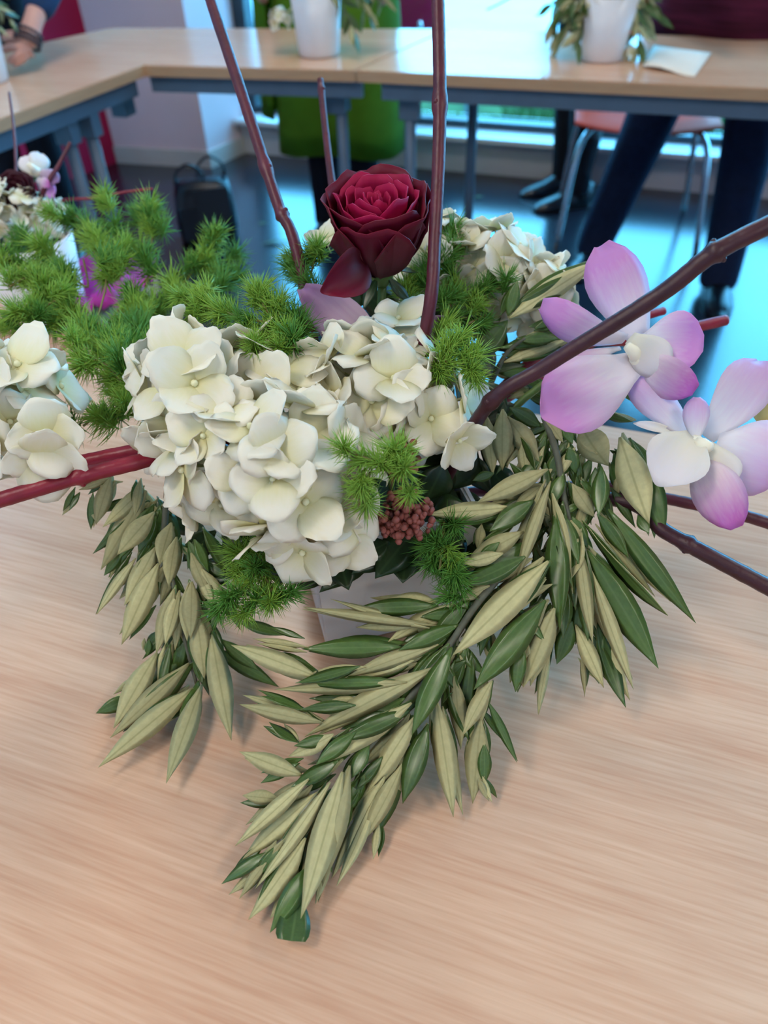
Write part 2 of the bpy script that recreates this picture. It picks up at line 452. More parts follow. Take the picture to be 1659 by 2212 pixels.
# outside
struct('ground_outside', MB().box((1, WB + 16, -0.10), (60, 31.6, 0.1)), M_pave)
struct('gravel_strip', MB().box((1, WB + 0.45, -0.04), (14, 0.5, 0.03)), M_gravel)
lw = struct('lawn', MB().box((1.6, WB + 1.75, -0.035), (7.2, 2.1, 0.04)), M_lawn)
gb = MB()
for i in range(9000):
    x = random.uniform(-0.9, 3.6); y = WB + 0.72 + 2.0 * random.random() ** 1.3; h = random.uniform(.05, .14); a = random.uniform(0, 6.28)
    b = V((x, y, -0.018)); s = V((math.cos(a), math.sin(a), 0)) * .004; l = V((random.gauss(0, .04), random.gauss(0, .04), h))
    gb.add([b - s, b + s, b + l * .55 + s * .6 + V((0, 0, .01)), b + l], [(0, 1, 2), (0, 2, 3)])
tag(struct('grass', gb, M_grass), 'tufted green grass growing outside the window behind the far tables', 'grass', kind='stuff')

# ceiling lamps
for a in (-0.9, 1.6):
    for b in (-1.6, -0.3, 1.9):
        loc = RW(a, b, CEIL)
        th = thing('ceiling_lamp', 'square ceiling lamp, %s, on the side %s' % ({-1.6: 'far from the window', -.3: 'in the middle row', 1.9: 'near the window'}[b], {-.9: 'of the red wall', 1.6: 'away from the red wall'}[a]), 'lamp', loc, 'ceiling lamps in rows')
        Mx = Matrix.Translation(loc) @ RZ
        hb = MB()
        for sx, sy, lx, ly in ((0, .3, .64, .04), (0, -.3, .64, .04), (.3, 0, .04, .6), (-.3, 0, .04, .6)):
            hb.box((sx, sy, -.03), (lx, ly, .055))
        put('housing', hb.me('housing', False), th, Mx, M_white_gloss)
        put('diffuser', MB().box((0, 0, -.02), (.56, .56, .02)).me('diffuser', False), th, Mx, M_diff)
        ld = bpy.data.lights.new('lamp_light', 'AREA'); ld.shape = 'SQUARE'; ld.size = .54; ld.energy = LAMP_POWER; ld.color = LAMP_COLOR
        lo = bpy.data.objects.new('lamp_light', ld); COL.objects.link(lo); lo.parent = th; lo.location = (0, 0, -.06)
# daylight enters through the glazing: light portal
pl = bpy.data.lights.new('window_portal', 'AREA'); pl.shape = 'RECTANGLE'; pl.size = RX - pc[0]; pl.size_y = 2.45 - z_sill
pl.cycles.is_portal = True
po = bpy.data.objects.new('window_portal', pl); COL.objects.link(po)
po.matrix_world = Matrix.Translation(RW((pc[0] + RX) / 2, WB + .3, (2.45 + z_sill) / 2)) @ RZ @ Matrix.Rotation(math.radians(-90), 4, 'X')

# ------------------------------------------------------------------ tables
def table(name, label, poly, legs, rails, group='beech folding tables', thick=0.026, turn=0.0):
    """poly in world xy (counter-clockwise), its wood grain turned by `turn`"""
    c = sum((V((p[0], p[1], 0)) for p in poly), V((0, 0, 0))) / len(poly)
    th = thing(name, label, 'table', (c.x, c.y, 0), group)
    Rg = Matrix.Translation(V((c.x, c.y, T))) @ Matrix.Rotation(turn, 4, 'Z')
    inv = Rg.inverted()
    lp = [inv @ V((p[0], p[1], T)) for p in poly]
    bm = bmesh.new()
    vs = [bm.verts.new((p.x, p.y, 0)) for p in lp]
    f = bm.faces.new(vs)
    r = bmesh.ops.extrude_face_region(bm, geom=[f])
    for v in [g for g in r['geom'] if isinstance(g, bmesh.types.BMVert)]: v.co.z = -thick
    bmesh.ops.recalc_face_normals(bm, faces=bm.faces)
    top_e = [e for e in bm.edges if all(abs(v.co.z) < 1e-6 for v in e.verts)]
    bmesh.ops.bevel(bm, geom=top_e, offset=0.002, segments=2, affect='EDGES')
    for fc in bm.faces: fc.material_index = 0 if abs(fc.normal.z) > .9 else 1
    me = bpy.data.meshes.new('table_top'); bm.to_mesh(me); bm.free()
    me.materials.append(M_beech); me.materials.append(M_beech_edge)
    put('table_top', me, th, Rg)
    for a, b in rails:
        a = V((a[0], a[1], T - thick - .021)); b = V((b[0], b[1], T - thick - .021))
        put('rail', MB().box((0, 0, 0), ((b - a).length, 0.022, 0.042)).me('rail', False), th,
            Matrix.Translation((a + b) / 2) @ Matrix.Rotation(math.atan2(b.y - a.y, b.x - a.x), 4, 'Z'), M_steel)
    for (lx, ly, foot, ang) in legs:
        lg = put('leg', MB().tube([(lx, ly, .02), (lx, ly, T - thick - .002)], .0155, 12).me('leg'), th, None, M_steel)
        put('bracket', MB().box((0, 0, 0), (.05, .036, .07)).me('bracket', False), lg, Matrix.Translation(V((lx, ly, T - thick - .06))) @ Matrix.Rotation(ang, 4, 'Z'), M_steel)
        if foot:
            dx, dy = math.cos(ang) * foot, math.sin(ang) * foot
            put('foot', MB().tube(curve([(lx - dx, ly - dy, .012), (lx, ly, .018), (lx + dx, ly + dy, .012)]), .013, 10).me('foot'), lg, None, M_chrome)
    return th

XY = lambda p: (p.x, p.y)
def bracket(th, x, y):
    P = U(x, y, -.095)
    put('bracket', MB().box((0, 0, 0), (.045, .05, .075)).me('bracket', False), th, Matrix.Translation(P) @ RZ, M_steel)
F0, F1, F2 = U(310, 141, 0), U(768, 152, 0), U(1659, 191, 0)
B0, B1, BL = U(238, 60, 0), U(970, 62, 0), U(75, 95, 0)
L0 = U(0, 256, 0)
dr = (F2 - F1).normalized(); F3 = F1 + dr * 1.75; B3 = B1 + dr * 1.85
dl = (L0 - F0).normalized(); L1 = F0 + dl * .92
dbl = (BL - B0).normalized(); BL2 = B0 + dbl * .62; L2 = BL2 + dl * .42
gap = dr * .002
ins = lambda p, q, s: p + (q - p).normalized() * s
tang = math.atan2(dr.y, dr.x)
def inset_line(a, b, n, off, e=.06):
    d = (b - a).normalized(); return (XY(a + d * e + n * off), XY(b - d * e + n * off))
nb = V((-dr.y, dr.x, 0))
nl = V((dl.y, -dl.x, 0)) * 1.0
pl1 = U(172, 228, -.03); pl2 = U(122, 245, -.03)
ct = table('corner_table', 'beech corner table with the front edge turning towards the red wall',
      [XY(L2), XY(L1), XY(F0), XY(F1 - gap), XY(B1 - gap), XY(B0), XY(BL2)],
      [(*XY(U(180, 227, -.05)), .16, tang), (*XY(U(132, 242, -.05)), .0, tang), (*XY(F1 + nb * .10 - dr * .08), .22, tang + PI / 2), (*XY(B1 - nb * .06 - dr * .10), 0, tang)],
      [inset_line(F0, F1, nb, .035, -.005), inset_line(L1, F0, V((-dl.y, dl.x, 0)) * -1, .03, .02), inset_line(B0, B1, -nb, .05), inset_line(BL2, B0, V((.8, -.6, 0)), .05)], turn=tang)
bracket(ct, 262, 216); bracket(ct, 716, 208)
table('far_table', 'straight beech table with two white pots and a paper, in front of the maroon top',
      [XY(F1 + gap), XY(F3), XY(B3), XY(B1 + gap)],
      [(*XY(F1 + dr * .12 + nb * .07), 0, tang), (*XY(F1 + dr * .22 + nb * .40), 0, tang), (*XY(F3 - dr * .12 + nb * .08), .2, tang + PI / 2), (*XY(B3 - dr * .12 - nb * .08), 0, tang)],
      [inset_line(F1, F3, nb, .03), inset_line(B1, B3, -nb, .05)], turn=tang)
NE = 0.657                    # far edge of the near table
def near(name, label, a0, a1, b0, b1):
    P = [XY(RW(a0, b0)), XY(RW(a1, b0)), XY(RW(a1, b1)), XY(RW(a0, b1))]
    lg = [(*XY(RW(a, b)), .0, ROT) for a in (a0 + .09, a1 - .09) for b in (b0 + .08, b1 - .08)]
    rl = [(XY(RW(a0 + .06, b)), XY(RW(a1 - .06, b))) for b in (b0 + .05, b1 - .05)]
    return table(name, label, P, lg, rl, turn=ROT)
near('near_table', 'large beech table under the flower arrangement, filling the foreground', -0.63, 1.05, -0.20, NE)
near('side_table', 'beech table end behind the feathery green fern, under the magenta tissue', -1.9, -0.633, -0.15, 0.835)

# ------------------------------------------------------------------ leaves
def leaf_me(name, top, under, bend=0.0, twist=0.0, fold=0.12, n=9, cut=None, wide=0.42):
    rows = []
    for i in range(n + 1):
        x = i / n
        wd = math.sin(PI * x ** (0.50 + wide)) ** 1.12 * 0.5
        wd = max(wd, 0.045 * (1 - x) if x < .12 else 0.004)
        if cut and x > cut: x = cut + (x - cut) * .02
        row = []
        for j in range(5):
            y = (j - 2) / 2 * wd
            z = bend * (x * (1 - x)) + fold * abs(y) * 0.35
            a = twist * (x - .5)
            row.append(V((x, y * math.cos(a), z + y * 0.3 * math.sin(a))))
        rows.append(row)
    return shell(name, rows, 0.006, [top, under])
OL = [leaf_me('olive_leaf', M_olive_top, M_olive_under, b, t) for b, t in ((0.10, 0.3), (-0.12, -0.4), (0.22, 0.2), (0.0, 0.6), (-0.22, 0.1), (0.14, -0.6))]
OL_cut = leaf_me('olive_leaf_cut', M_olive_top, M_olive_under, 0.05, 0.1, cut=0.62)
DL = [leaf_me('dark_leaf', M_dark_leaf, M_dark_leaf, b, t, wide=.5) for b, t in ((0.15, 0.3), (-0.2, -0.4))]

def leaf_matrix(P0, P1, wid, side, roll, facing=None):
    """from stalk P0 to tip P1; side 0 shows the underside, 1 the upper side to where the leaf faces"""
    x = (P1 - P0); ln = x.length; x.normalize()
    f = facing if facing is not None else (CAM - (P0 + P1) / 2).normalized()
    z = (f - x * f.dot(x)).normalized()
    z = Quaternion(x, math.radians(roll)) @ z
    if side == 0: z = -z
    y = z.cross(x)
    M = Matrix.Identity(4)
    for r in range(3):
        M[r][0] = x[r] * ln; M[r][1] = y[r] * wid; M[r][2] = z[r] * ln; M[r][3] = P0[r]
    return M

def branch(name, label, cat, origin, scale, stem, hs, leaves, group=None, rad=(.0026, .0012), name_leaf='leaf', meshes=OL, seed=1, lay=0.0024, dense=()):
    rnd = random.Random(seed)
    ox, oy = origin
    S = [(ox + x * scale, oy + y * scale) for x, y in stem]
    P = [U(x, y, h) for (x, y), h in zip(S, hs)]
    th = thing(name, label, cat, P[0], group)
    cp = curve(P, 5); n = len(cp)
    put('stem', MB().tube(cp, [rad[0] + (rad[1] - rad[0]) * i / (n - 1) for i in range(n)], 7).me('stem'), th, None, M_olive_bark)
    # depth along the stem for any pixel near it
    sx = []
    for c in cp:
        v = c - CAM; wd = v.dot(_fwd)
        sx.append((829.5 + F * v.dot(_R) / wd, 1106 - F * v.dot(_U) / wd, wd))
    fill = []
    for lf in leaves:                       # more leaves stand behind the ones in front
        bx, by, tx, ty, wd, side, layer = lf[:7]
        if len(lf) > 8 or layer < 2: continue
        for back in (2.6, 4.2):
            j = 24 * .4823 / scale
            g = lambda: rnd.gauss(0, j)
            k = rnd.uniform(.70, .97)
            L_ = math.hypot(tx - bx, ty - by)
            if L_ < 190 * .4823 / scale * .9: k *= 1.15
            fill.append((bx + g() * .8, by + g() * .8, bx + (tx - bx) * k + g(), by + (ty - by) * k + g(), min(wd, L_ * .26) * rnd.uniform(.8, 1.0), 1 if rnd.random() < .5 else 0, max(.3, layer - back)))
    for (cx, cy, rx, ry, n, ang, ln) in dense:      # dark inner leaves
        for _ in range(n):
            a = rnd.uniform(0, 6.28); q = math.sqrt(rnd.random()); x = cx + rx * q * math.cos(a); y = cy + ry * q * math.sin(a)
            t_ = math.radians(ang + rnd.gauss(0, 28)); l_ = ln * rnd.uniform(.7, 1.1)
            fill.append((x, y, x + l_ * math.cos(t_), y + l_ * math.sin(t_), l_ * rnd.uniform(.17, .25), 1 if rnd.random() < .75 else 0, rnd.uniform(0, 2)))
    for lf in fill + list(leaves):
        (bx, by, tx, ty, wd, side, layer) = lf[:7]
        bx, by, tx, ty = ox + bx * scale, oy + by * scale, ox + tx * scale, oy + ty * scale
        near_ = min(sx, key=lambda q: (q[0] - bx) ** 2 + (q[1] - by) ** 2)
        off = layer * lay - .008
        w0 = near_[2] - off * .6
        w1 = near_[2] - off + rnd.uniform(-.006, .006)
        P0 = D(bx, by, w0); P1 = D(tx, ty, w1)
        for _ in range(60):
            lowest = T + .003 + layer * .0012
            if P0.z < lowest + .003: w0 -= .002; P0 = D(bx, by, w0)
            if P1.z < lowest: w1 -= .002; P1 = D(tx, ty, w1)
        ln = (P1 - P0).length
        wm = 1.14 * wd * scale * (w0 + w1) / 2 / F
        roll = lf[7] if len(lf) > 7 else rnd.uniform(-22, 22)
        me = OL_cut if (len(lf) > 8 and lf[8] == 'cut') else rnd.choice(meshes)
        if lf[7:8] and isinstance(lf[7], str): roll = 0
        put(name_leaf, me, th, leaf_matrix(P0, P1, wm / max(.45, math.cos(math.radians(roll))), side, roll))
    return th

p, d = 0, 1
B1_leaves = [
 (870,568,275,600,66,p,6,5),(470,545,80,400,82,p,5,8),(840,410,395,418,80,d,3,5),(430,412,178,372,30,p,3),(970,326,400,240,48,p,5),
 (1010,225,625,240,72,d,2),(960,300,640,322,52,p,1),(1090,215,780,390,72,p,3),(1100,310,830,425,70,d,3),(1010,398,590,548,66,p,5),
 (900,470,640,552,50,p,4),(660,495,368,572,48,d,7),(1000,500,410,812,90,p,8,-8),(890,660,480,937,84,p,9,6),(490,748,118,666,64,p,4),
 (640,670,390,690,52,d,4),(720,640,430,640,50,d,3),(420,700,215,630,38,d,2,40),(385,838,250,745,40,d,2,45),(540,800,338,900,66,p,7),
 (640,790,460,938,64,d,6),(400,985,118,878,76,p,5),(380,930,213,1020,46,d,6),(560,920,350,1037,64,d,7),(300,1092,132,1075,58,p,3),
 (430,1000,98,1302,66,p,8),(470,1060,133,1360,84,p,6),(525,1015,190,1492,60,p,9),(320,1270,118,1538,54,p,7),(260,1325,38,1472,50,d,4),
 (240,1375,70,1520,44,p,4),(415,1265,158,1632,92,p,6),(580,968,393,1627,112,p,10,5),(440,1380,255,1690,84,d,5),(420,1400,300,1685,60,d,4),
 (385,1520,330,1860,135,d,4,4,'cut'),(912,715,690,1062,82,p,8),(895,780,578,1232,66,p,6),(770,990,590,1372,76,p,5),(725,1085,553,1482,56,p,4),
 (1070,410,890,805,92,d,9,8),(965,755,850,1112,92,d,5),(870,860,760,1182,74,p,4),(850,930,660,1292,72,p,4),(1000,645,1077,1172,92,p,7,6),
 (1030,680,1120,1162,62,p,4),(742,1190,718,1362,34,p,2),(530,1300,458,1562,44,p,3),(1250,560,1118,808,66,p,7),(1200,735,1163,1112,96,p,5),
 (1215,840,1215,1032,56,d,4),(1190,1000,1238,1102,28,p,4),(1230,650,1362,928,40,d,5),(1490,200,1168,602,116,d,6),(1502,25,1073,448,120,p,10,6),
 (1492,105,1250,300,60,p,8),(1530,235,1388,592,98,p,5),(1385,390,1355,612,64,d,4),(1400,5,1108,137,88,d,6),(1300,-10,1110,38,56,p,7),
 (1240,135,1108,202,50,p,5),(1150,200,960,420,80,d,2),(1130,420,1020,720,80,d,2),(1100,330,940,560,80,d,3),(1160,430,1120,800,70,d,1),
 (1080,540,1110,870,70,p,3),(700,850,620,1000,60,d,5),(680,980,600,1150,60,d,4),(620,1050,540,1312,60,d,2),(760,900,640,1050,50,d,3),
 (860,640,700,720,60,d,3),(940,560,820,690,60,d,4),(1040,480,980,600,60,d,4),(560,1150,470,1330,60,d,2),(470,1250,390,1480,60,d,2),(600,870,470,940,50,d,4)]
branch('olive_branch', 'long olive branch sweeping down the front onto the bare table', 'branch', (460, 1200), .4823,
       [(1330,40),(1180,220),(1060,400),(940,560),(800,740),(640,930),(540,1080),(450,1300),(390,1500)],
       [.105,.09,.075,.062,.05,.038,.028,.018,.010], B1_leaves, 'olive branches in the square pot', seed=3, dense=[(1250,180,120,120,14,110,260),(1060,420,110,110,14,120,260),(820,720,90,90,8,130,260),(620,980,70,70,8,125,230),(480,1250,60,90,8,115,230)])
B3_leaves = [
 (530,535,320,777,104,p,7),(470,400,238,622,76,p,5),(485,415,228,862,116,p,5,6),(390,560,182,772,46,d,3),(540,560,440,765,84,d,4),
 (285,340,200,608,84,p,4),(185,425,173,637,44,d,3),(285,345,103,412,38,p,3),(85,395,15,532,32,d,3),(455,345,420,562,54,p,6),
 (425,795,205,1112,54,p,5),(535,735,360,1062,106,p,7,5),(552,825,345,1282,118,p,8,5),(540,1060,388,1255,44,d,4),(625,595,558,835,96,p,6),
 (655,675,610,955,86,p,7),(640,968,538,1335,92,p,9,5),(680,1005,645,1315,60,p,6),(740,925,733,1250,96,p,9,5),(765,1100,810,1475,106,p,8,5),
 (735,765,832,1012,74,p,7),(795,855,912,1105,86,p,6),(850,1225,962,1820,118,p,7,5),(620,1275,558,1585,54,d,8),(545,1325,300,1752,118,p,6,5),
 (725,1385,280,1807,106,p,7,5),(748,1525,213,1972,116,p,8,4),(797,1505,595,2062,112,p,9,4),(410,1565,200,1667,74,d,3),(440,1460,298,1562,38,p,2),
 (720,1590,600,1712,60,d,3),(640,1000,600,1250,70,d,3),(590,640,560,1000,70,d,2),(560,1200,480,1310,50,d,2),(690,1300,700,1450,70,d,2),
 (720,700,790,825,50,d,3),(755,690,835,875,60,d,4),(780,800,960,965,70,d,2),(500,1250,490,1345,40,d,3),(660,1150,640,1420,60,d,3),
 (560,500,520,720,70,d,3),(430,640,330,800,50,d,3),(380,480,300,640,50,d,2),(350,760,245,895,50,d,2),(500,700,430,900,60,d,3),
 (700,1250,640,1480,70,d,3),(760,1300,800,1510,60,d,3),(660,1380,560,1500,60,d,3),(900,1250,1120,1430,70,d,1),(860,1300,1230,1520,80,d,1),
 (1000,1150,1280,1230,60,d,1),(800,620,960,900,70,d,1)]
branch('olive_branch', 'olive branch hanging beside the left side of the square pot', 'branch', (130, 900), .3844,
       [(620,250),(590,560),(590,760),(650,1000),(700,1250),(765,1500)],
       [.125,.10,.082,.06,.036,.012], B3_leaves, 'olive branches in the square pot', seed=5, dense=[(500,480,110,110,12,110,260),(590,760,90,120,10,100,260),(680,1150,80,150,10,95,280),(820,1000,80,160,10,70,260)])
B2_leaves = [
 (150,50,192,435,104,p,4,5),(255,10,252,405,118,p,5,5),(285,60,490,350,126,p,5,5),(300,0,505,125,94,d,4),(370,190,462,405,42,d,5,50),
 (380,230,402,435,74,p,3),(545,395,85,612,114,p,8,5),(505,495,318,645,66,p,5),(310,640,-232,685,110,p,7,5),(455,595,168,795,118,d,7),
 (390,795,0,1005,118,p,8,5),(430,860,0,1135,134,d,7),(562,470,330,1135,76,p,10),(120,750,90,905,66,p,3),(570,550,702,1195,66,p,9,48),
 (595,690,620,1425,138,d,8,10),(735,840,832,1515,86,p,9),(650,690,742,1005,80,d,7),(700,490,842,705,96,p,6),(885,375,868,695,100,d,7),
 (750,110,932,375,176,p,8,30),(1005,190,1192,745,188,p,9,8),(1165,330,1292,835,126,d,7),(1120,690,1192,805,70,d,6),(930,650,1492,1382,118,d,7,8),
 (860,680,1062,965,86,d,8),(810,775,1312,1332,64,d,9,58),(795,915,1252,1672,176,d,6,8),(820,1040,1092,1805,86,p,7),(860,1390,1042,1922,106,d,6),
 (720,1390,902,1795,96,p,5),(700,1370,600,1645,106,d,5),(565,1290,430,1785,126,p,6),(385,1540,350,1825,84,d,4),(560,1540,480,1965,54,p,3),
 (760,1590,780,1855,34,p,3),(880,20,1092,92,46,d,8,50),(520,50,642,225,76,p,5),(640,90,702,235,70,d,6),(620,800,560,1100,90,d,4),
 (700,900,720,1300,90,d,3),(460,900,520,1250,90,d,3),(780,1100,800,1500,90,d,4),(600,300,560,465,80,d,3),(680,250,722,425,80,d,4),
 (560,120,470,300,70,d,2),(640,420,560,640,80,d,4),(700,700,800,900,80,d,4),(820,1200,900,1560,90,d,3),(560,1000,440,1240,90,d,2),
 (950,350,1010,560,70,d,3),(1080,250,1160,420,60,d,3),(450,300,420,480,70,d,2),(760,800,690,1100,70,p,8,40),(640,600,590,900,80,d,5),
 (500,640,420,860,70,d,4),(560,1250,520,1500,80,d,3),(660,1150,640,1480,90,d,4),(760,1180,720,1520,80,d,3),(200,420,60,470,60,d,1),(260,900,60,960,70,d,1),(300,1150,140,1240,70,d,1)]
branch('olive_branch', 'dense olive branch fanning down below the pink orchids', 'branch', (1000, 880), .33755,
       [(520,60),(600,300),(650,600),(720,900),(790,1200),(850,1450)],
       [.155,.142,.122,.10,.078,.055], B2_leaves, 'olive branches in the square pot', seed=9, lay=.0028, dense=[(560,250,220,160,24,100,300),(640,600,190,180,22,95,340),(700,1000,130,200,14,88,360),(420,700,160,200,14,140,340),(850,480,130,180,14,75,300),(960,300,110,140,8,70,300)])
B4_leaves = [
 (250,582,742,268,100,p,8,8),(200,742,640,640,62,d,5),(218,818,650,650,74,p,6),(70,792,240,592,120,d,5),(240,572,290,378,66,d,6),
 (110,585,-20,520,60,d,4),(240,1010,430,928,40,p,4),(530,640,650,598,40,d,6,40),(210,790,480,720,50,d,5),(60,840,-10,730,70,d,3),
 (300,700,500,690,60,d,4),(150,860,330,830,70,d,3),(200,880,420,880,60,d,3),(330,960,560,1010,60,d,2),(90,700,40,560,70,d,3),
 (380,640,560,560,50,d,3),(420,830,620,900,70,d,2),(300,900,470,960,60,d,4),(560,840,760,880,60,d,1)]
branch('olive_sprig', 'short olive sprig pointing up to the right behind the slanting twig', 'branch', (1000, 450), .4069,
       [(120,1000),(170,880),(240,760),(330,690)], [.13,.15,.165,.175], B4_leaves, 'olive branches in the square pot', seed=12)

# ------------------------------------------------------------------ the square pot
pc0 = U(697, 1415, 0)                       # front left corner on the table
px_dir = V((math.cos(math.radians(14)), math.sin(math.radians(14)), 0)); py_dir = V((-px_dir.y, px_dir.x, 0))
PS, PH = 0.118, 0.108
pcen = pc0 + px_dir * PS / 2 + py_dir * PS / 2
def square_pot():
    th = thing('square_pot', 'white square pot half hidden under the large flower arrangement', 'pot', (pcen.x, pcen.y, T))
    Mx = Matrix.Translation(V((pcen.x, pcen.y, T))) @ Matrix.Rotation(math.radians(14), 4, 'Z')
    bm = bmesh.new()
    def ring(s, z): return [bm.verts.new((a * s, b * s, z)) for a, b in ((-1, -1), (1, -1), (1, 1), (-1, 1))]
    h = PS / 2
    R = [ring(h * .93, 0.001), ring(h, PH), ring(h - .005, PH), ring(h * .93 - .006, .03)]
    for a, b in zip(R, R[1:]):
        for i in range(4): bm.faces.new((a[i], a[(i + 1) % 4], b[(i + 1) % 4], b[i]))
    bm.faces.new(R[0][::-1]); bm.faces.new(R[3])
    bmesh.ops.bevel(bm, geom=[e for e in bm.edges], offset=.0016, segments=2, affect='EDGES')
    me = bpy.data.meshes.new('pot_body'); bm.to_mesh(me); bm.free()
    put('pot_body', me, th, Mx, M_white_gloss)
    put('floral_foam', MB().box((0, 0, .068), (PS * .86, PS * .86, .07)).me('foam', False), th, Mx, M_foam)
square_pot()
POT = V((pcen.x, pcen.y, T + .10))

# ------------------------------------------------------------------ hydrangeas
def petal_me(name, m, wob, cup, seed, wide=1.0, n=7, nc=7, th=.012, ser=.03):
    """round petal, base at the origin, tip along x, unit length"""
    rnd = random.Random(seed); rows = []
    ph = rnd.uniform(0, 6)
    for i in range(n + 1):
        t = i / n
        row = []
        for j in range(nc):
            s = (j / (nc - 1)) * 2 - 1
            hw = wide * .54 * (math.sin(PI * min(1, .06 + .80 * t ** .8)) ** .75)
            xx = t * (1 - .16 * s * s * t) + (ser * rnd.uniform(-1, 1) if i == n else 0)
            yy = s * hw * (1 + (.05 * rnd.uniform(-1, 1) if abs(s) > .9 and i > 2 else 0))
            zz = cup * (t * t) * .5 + wob * math.sin(3 * s + ph) * t * .5 + cup * .5 * s * s * t - .04 * math.exp(-(s * 4) ** 2) * t
            row.append(V((xx, yy, zz)))
        rows.append(row)
    return shell(name, rows, th, [m, m])
HP = [petal_me('hydrangea_petal', M_hyd, wb, cu, sd, wd) for wb, cu, sd, wd in ((.10, .12, 1, 1.0), (-.14, -.12, 2, 1.1), (.16, .30, 3, .95), (.05, -.25, 4, 1.05), (-.1, .05, 5, .9))]
floret_core = MB().ball((0, 0, .06), .085, 8, 5)
floret_core.tube([(0, 0, .03), (.01, .01, -.35), (.0, .0, -.8)], [.04, .03, .03], 5)
FC = floret_core.me('floret_core')
FC.materials.append(M_hyd_bud)

def frame(P, n, spin, s):
    n = n.normalized(); x = n.orthogonal().normalized(); x = Quaternion(n, spin) @ x; y = n.cross(x)
    M = Matrix.Identity(4)
    for r in range(3): M[r][0] = x[r] * s; M[r][1] = y[r] * s; M[r][2] = n[r] * s; M[r][3] = P[r]
    return M

def floret(parent, P, n, size, rnd):
    M = frame(P, n, rnd.uniform(0, 6.28), size)
    f = put('floret', FC, parent, M)
    tilt0 = rnd.uniform(-5, 30)
    for k in range(4):
        a = k * PI / 2 + rnd.uniform(-.15, .15)
        tilt = tilt0 + rnd.uniform(-14, 14)
        s = rnd.uniform(.88, 1.14)
        L = M @ Matrix.Rotation(a, 4, 'Z') @ Matrix.Rotation(-math.radians(tilt), 4, 'Y') @ Matrix.Translation(V((.03, 0, .02 * (k % 2)))) @ Matrix.Scale(s, 4)
        put('petal', rnd.choice(HP), f, L)

def hydrangea(name, label, lumps, size, root, seed, group, extra=(), vis=-.25, bias=.25, dens=1.0):
    """lumps: (pixel x, pixel y, depth, rx px, ry px, rz m, number); florets sit on the lumps"""
    rnd = random.Random(seed)
    C = [(D(x, y, wd), rx * wd / F, ry * wd / F, rz, nn) for x, y, wd, rx, ry, rz, nn in lumps]
    th = thing(name, label, 'hydrangea', root, group)
    cen = sum((c[0] for c in C), V((0, 0, 0))) / len(C)
    put('stem', MB().tube(curve([root - V((0, 0, .02)), root.lerp(cen, .5) + V((0, 0, -.012)), cen]), .004, 8).me('stem'), th, None, M_hyd_stem)
    st = MB()
    def loc(c, P):
        v = P - c[0]; return V((v.dot(_R) / c[1], v.dot(_U) / c[2], v.dot(_fwd) / c[3])).length
    for c in C:
        st.tube([cen, cen.lerp(c[0], .6) + V((0, 0, -.004)), c[0]], [.003, .002, .0016], 5)
        nn = c[4]
        for i in range(nn):
            z = 1 - 2 * (i + .5) / nn; a = i * 2.39996 + rnd.uniform(-.25, .25); r = math.sqrt(1 - z * z)
            u = V((r * math.cos(a), r * math.sin(a), z))
            u = (u + V((rnd.uniform(-1, 1), rnd.uniform(-1, 1), rnd.uniform(-1, 1))) * .12).normalized()
            if -u.z < vis: continue
            P = c[0] + _R * (u.x * c[1]) + _U * (u.y * c[2]) + _fwd * (u.z * c[3])
            if any(o is not c and loc(o, P) < .86 for o in C): continue
            n = (_R * (u.x / c[1]) + _U * (u.y / c[2]) + _fwd * (u.z / c[3])).normalized()
            n = (n + V((rnd.uniform(-1, 1), rnd.uniform(-1, 1), rnd.uniform(-1, 1))) * .38 + V((0, 0, bias))).normalized()
            P = P + n * rnd.uniform(-.006, .006)
            st.tube([c[0], P - n * size * .6], .0009, 4)
            floret(th, P, n, size * rnd.uniform(.85, 1.12), rnd)
    for x, y, wd, nx, ny, nz, s in extra:
        floret(th, D(x, y, wd), _R * nx + _U * ny - _fwd * nz, size * s, rnd)
    put('flower_stalks', st.me('stalks'), th, None, M_hyd_stem)
    return th

G_h = 'white hydrangea heads'
hydrangea('hydrangea', 'big white hydrangea head at the front, largest bloom of the arrangement',
          [(415, 860, .50, 95, 135, .045, 26), (590, 1000, .478, 195, 140, .060, 56), (820, 845, .50, 130, 105, .045, 30), (690, 1130, .475, 80, 50, .03, 12), (600, 850, .505, 160, 90, .045, 26)],
          .0245, POT + V((-.02, -.03, .0)), 21, G_h,
          extra=[(850, 735, .50, -.2, .7, .8, .9), (770, 735, .505, -.5, .6, .5, .8), (930, 905, .475, .2, .0, 1, .95), (1000, 860, .48, .9, .2, .35, 1.0), (990, 950, .47, .5, -.6, .6, .9),
                 (655, 1190, .45, -.2, -.7, .7, 1.0), (735, 1175, .455, .1, -.5, .9, .9), (860, 690, .51, .1, .8, .7, .85), (660, 1085, .425, .2, .1, 1, 1.05), (590, 1035, .415, -.1, .2, 1, .9), (420, 830, .44, .2, .2, 1, 1.1), (755, 1120, .45, .3, -.2, .9, .9)])
hydrangea('hydrangea', 'white hydrangea head cut off by the left picture edge, above the red stubs',
          [(45, 890, .50, 75, 100, .04, 20)], .026, D(150, 905, .53), 31, G_h,
          extra=[(105, 940, .455, .4, -.2, .8, 1.0), (40, 790, .46, -.1, .5, .8, 1.0), (90, 985, .455, .3, -.6, .7, 1.0)])
hydrangea('hydrangea', 'white hydrangea head at the back right of the dark rose, beside the window light',
          [(1055, 605, .60, 100, 85, .045, 40), (935, 580, .60, 60, 90, .04, 26), (1170, 655, .60, 40, 70, .04, 18)], .0215, POT + V((.03, .04, .01)), 41, G_h,
          extra=[(700, 515, .58, -.3, .5, .7, .8)])

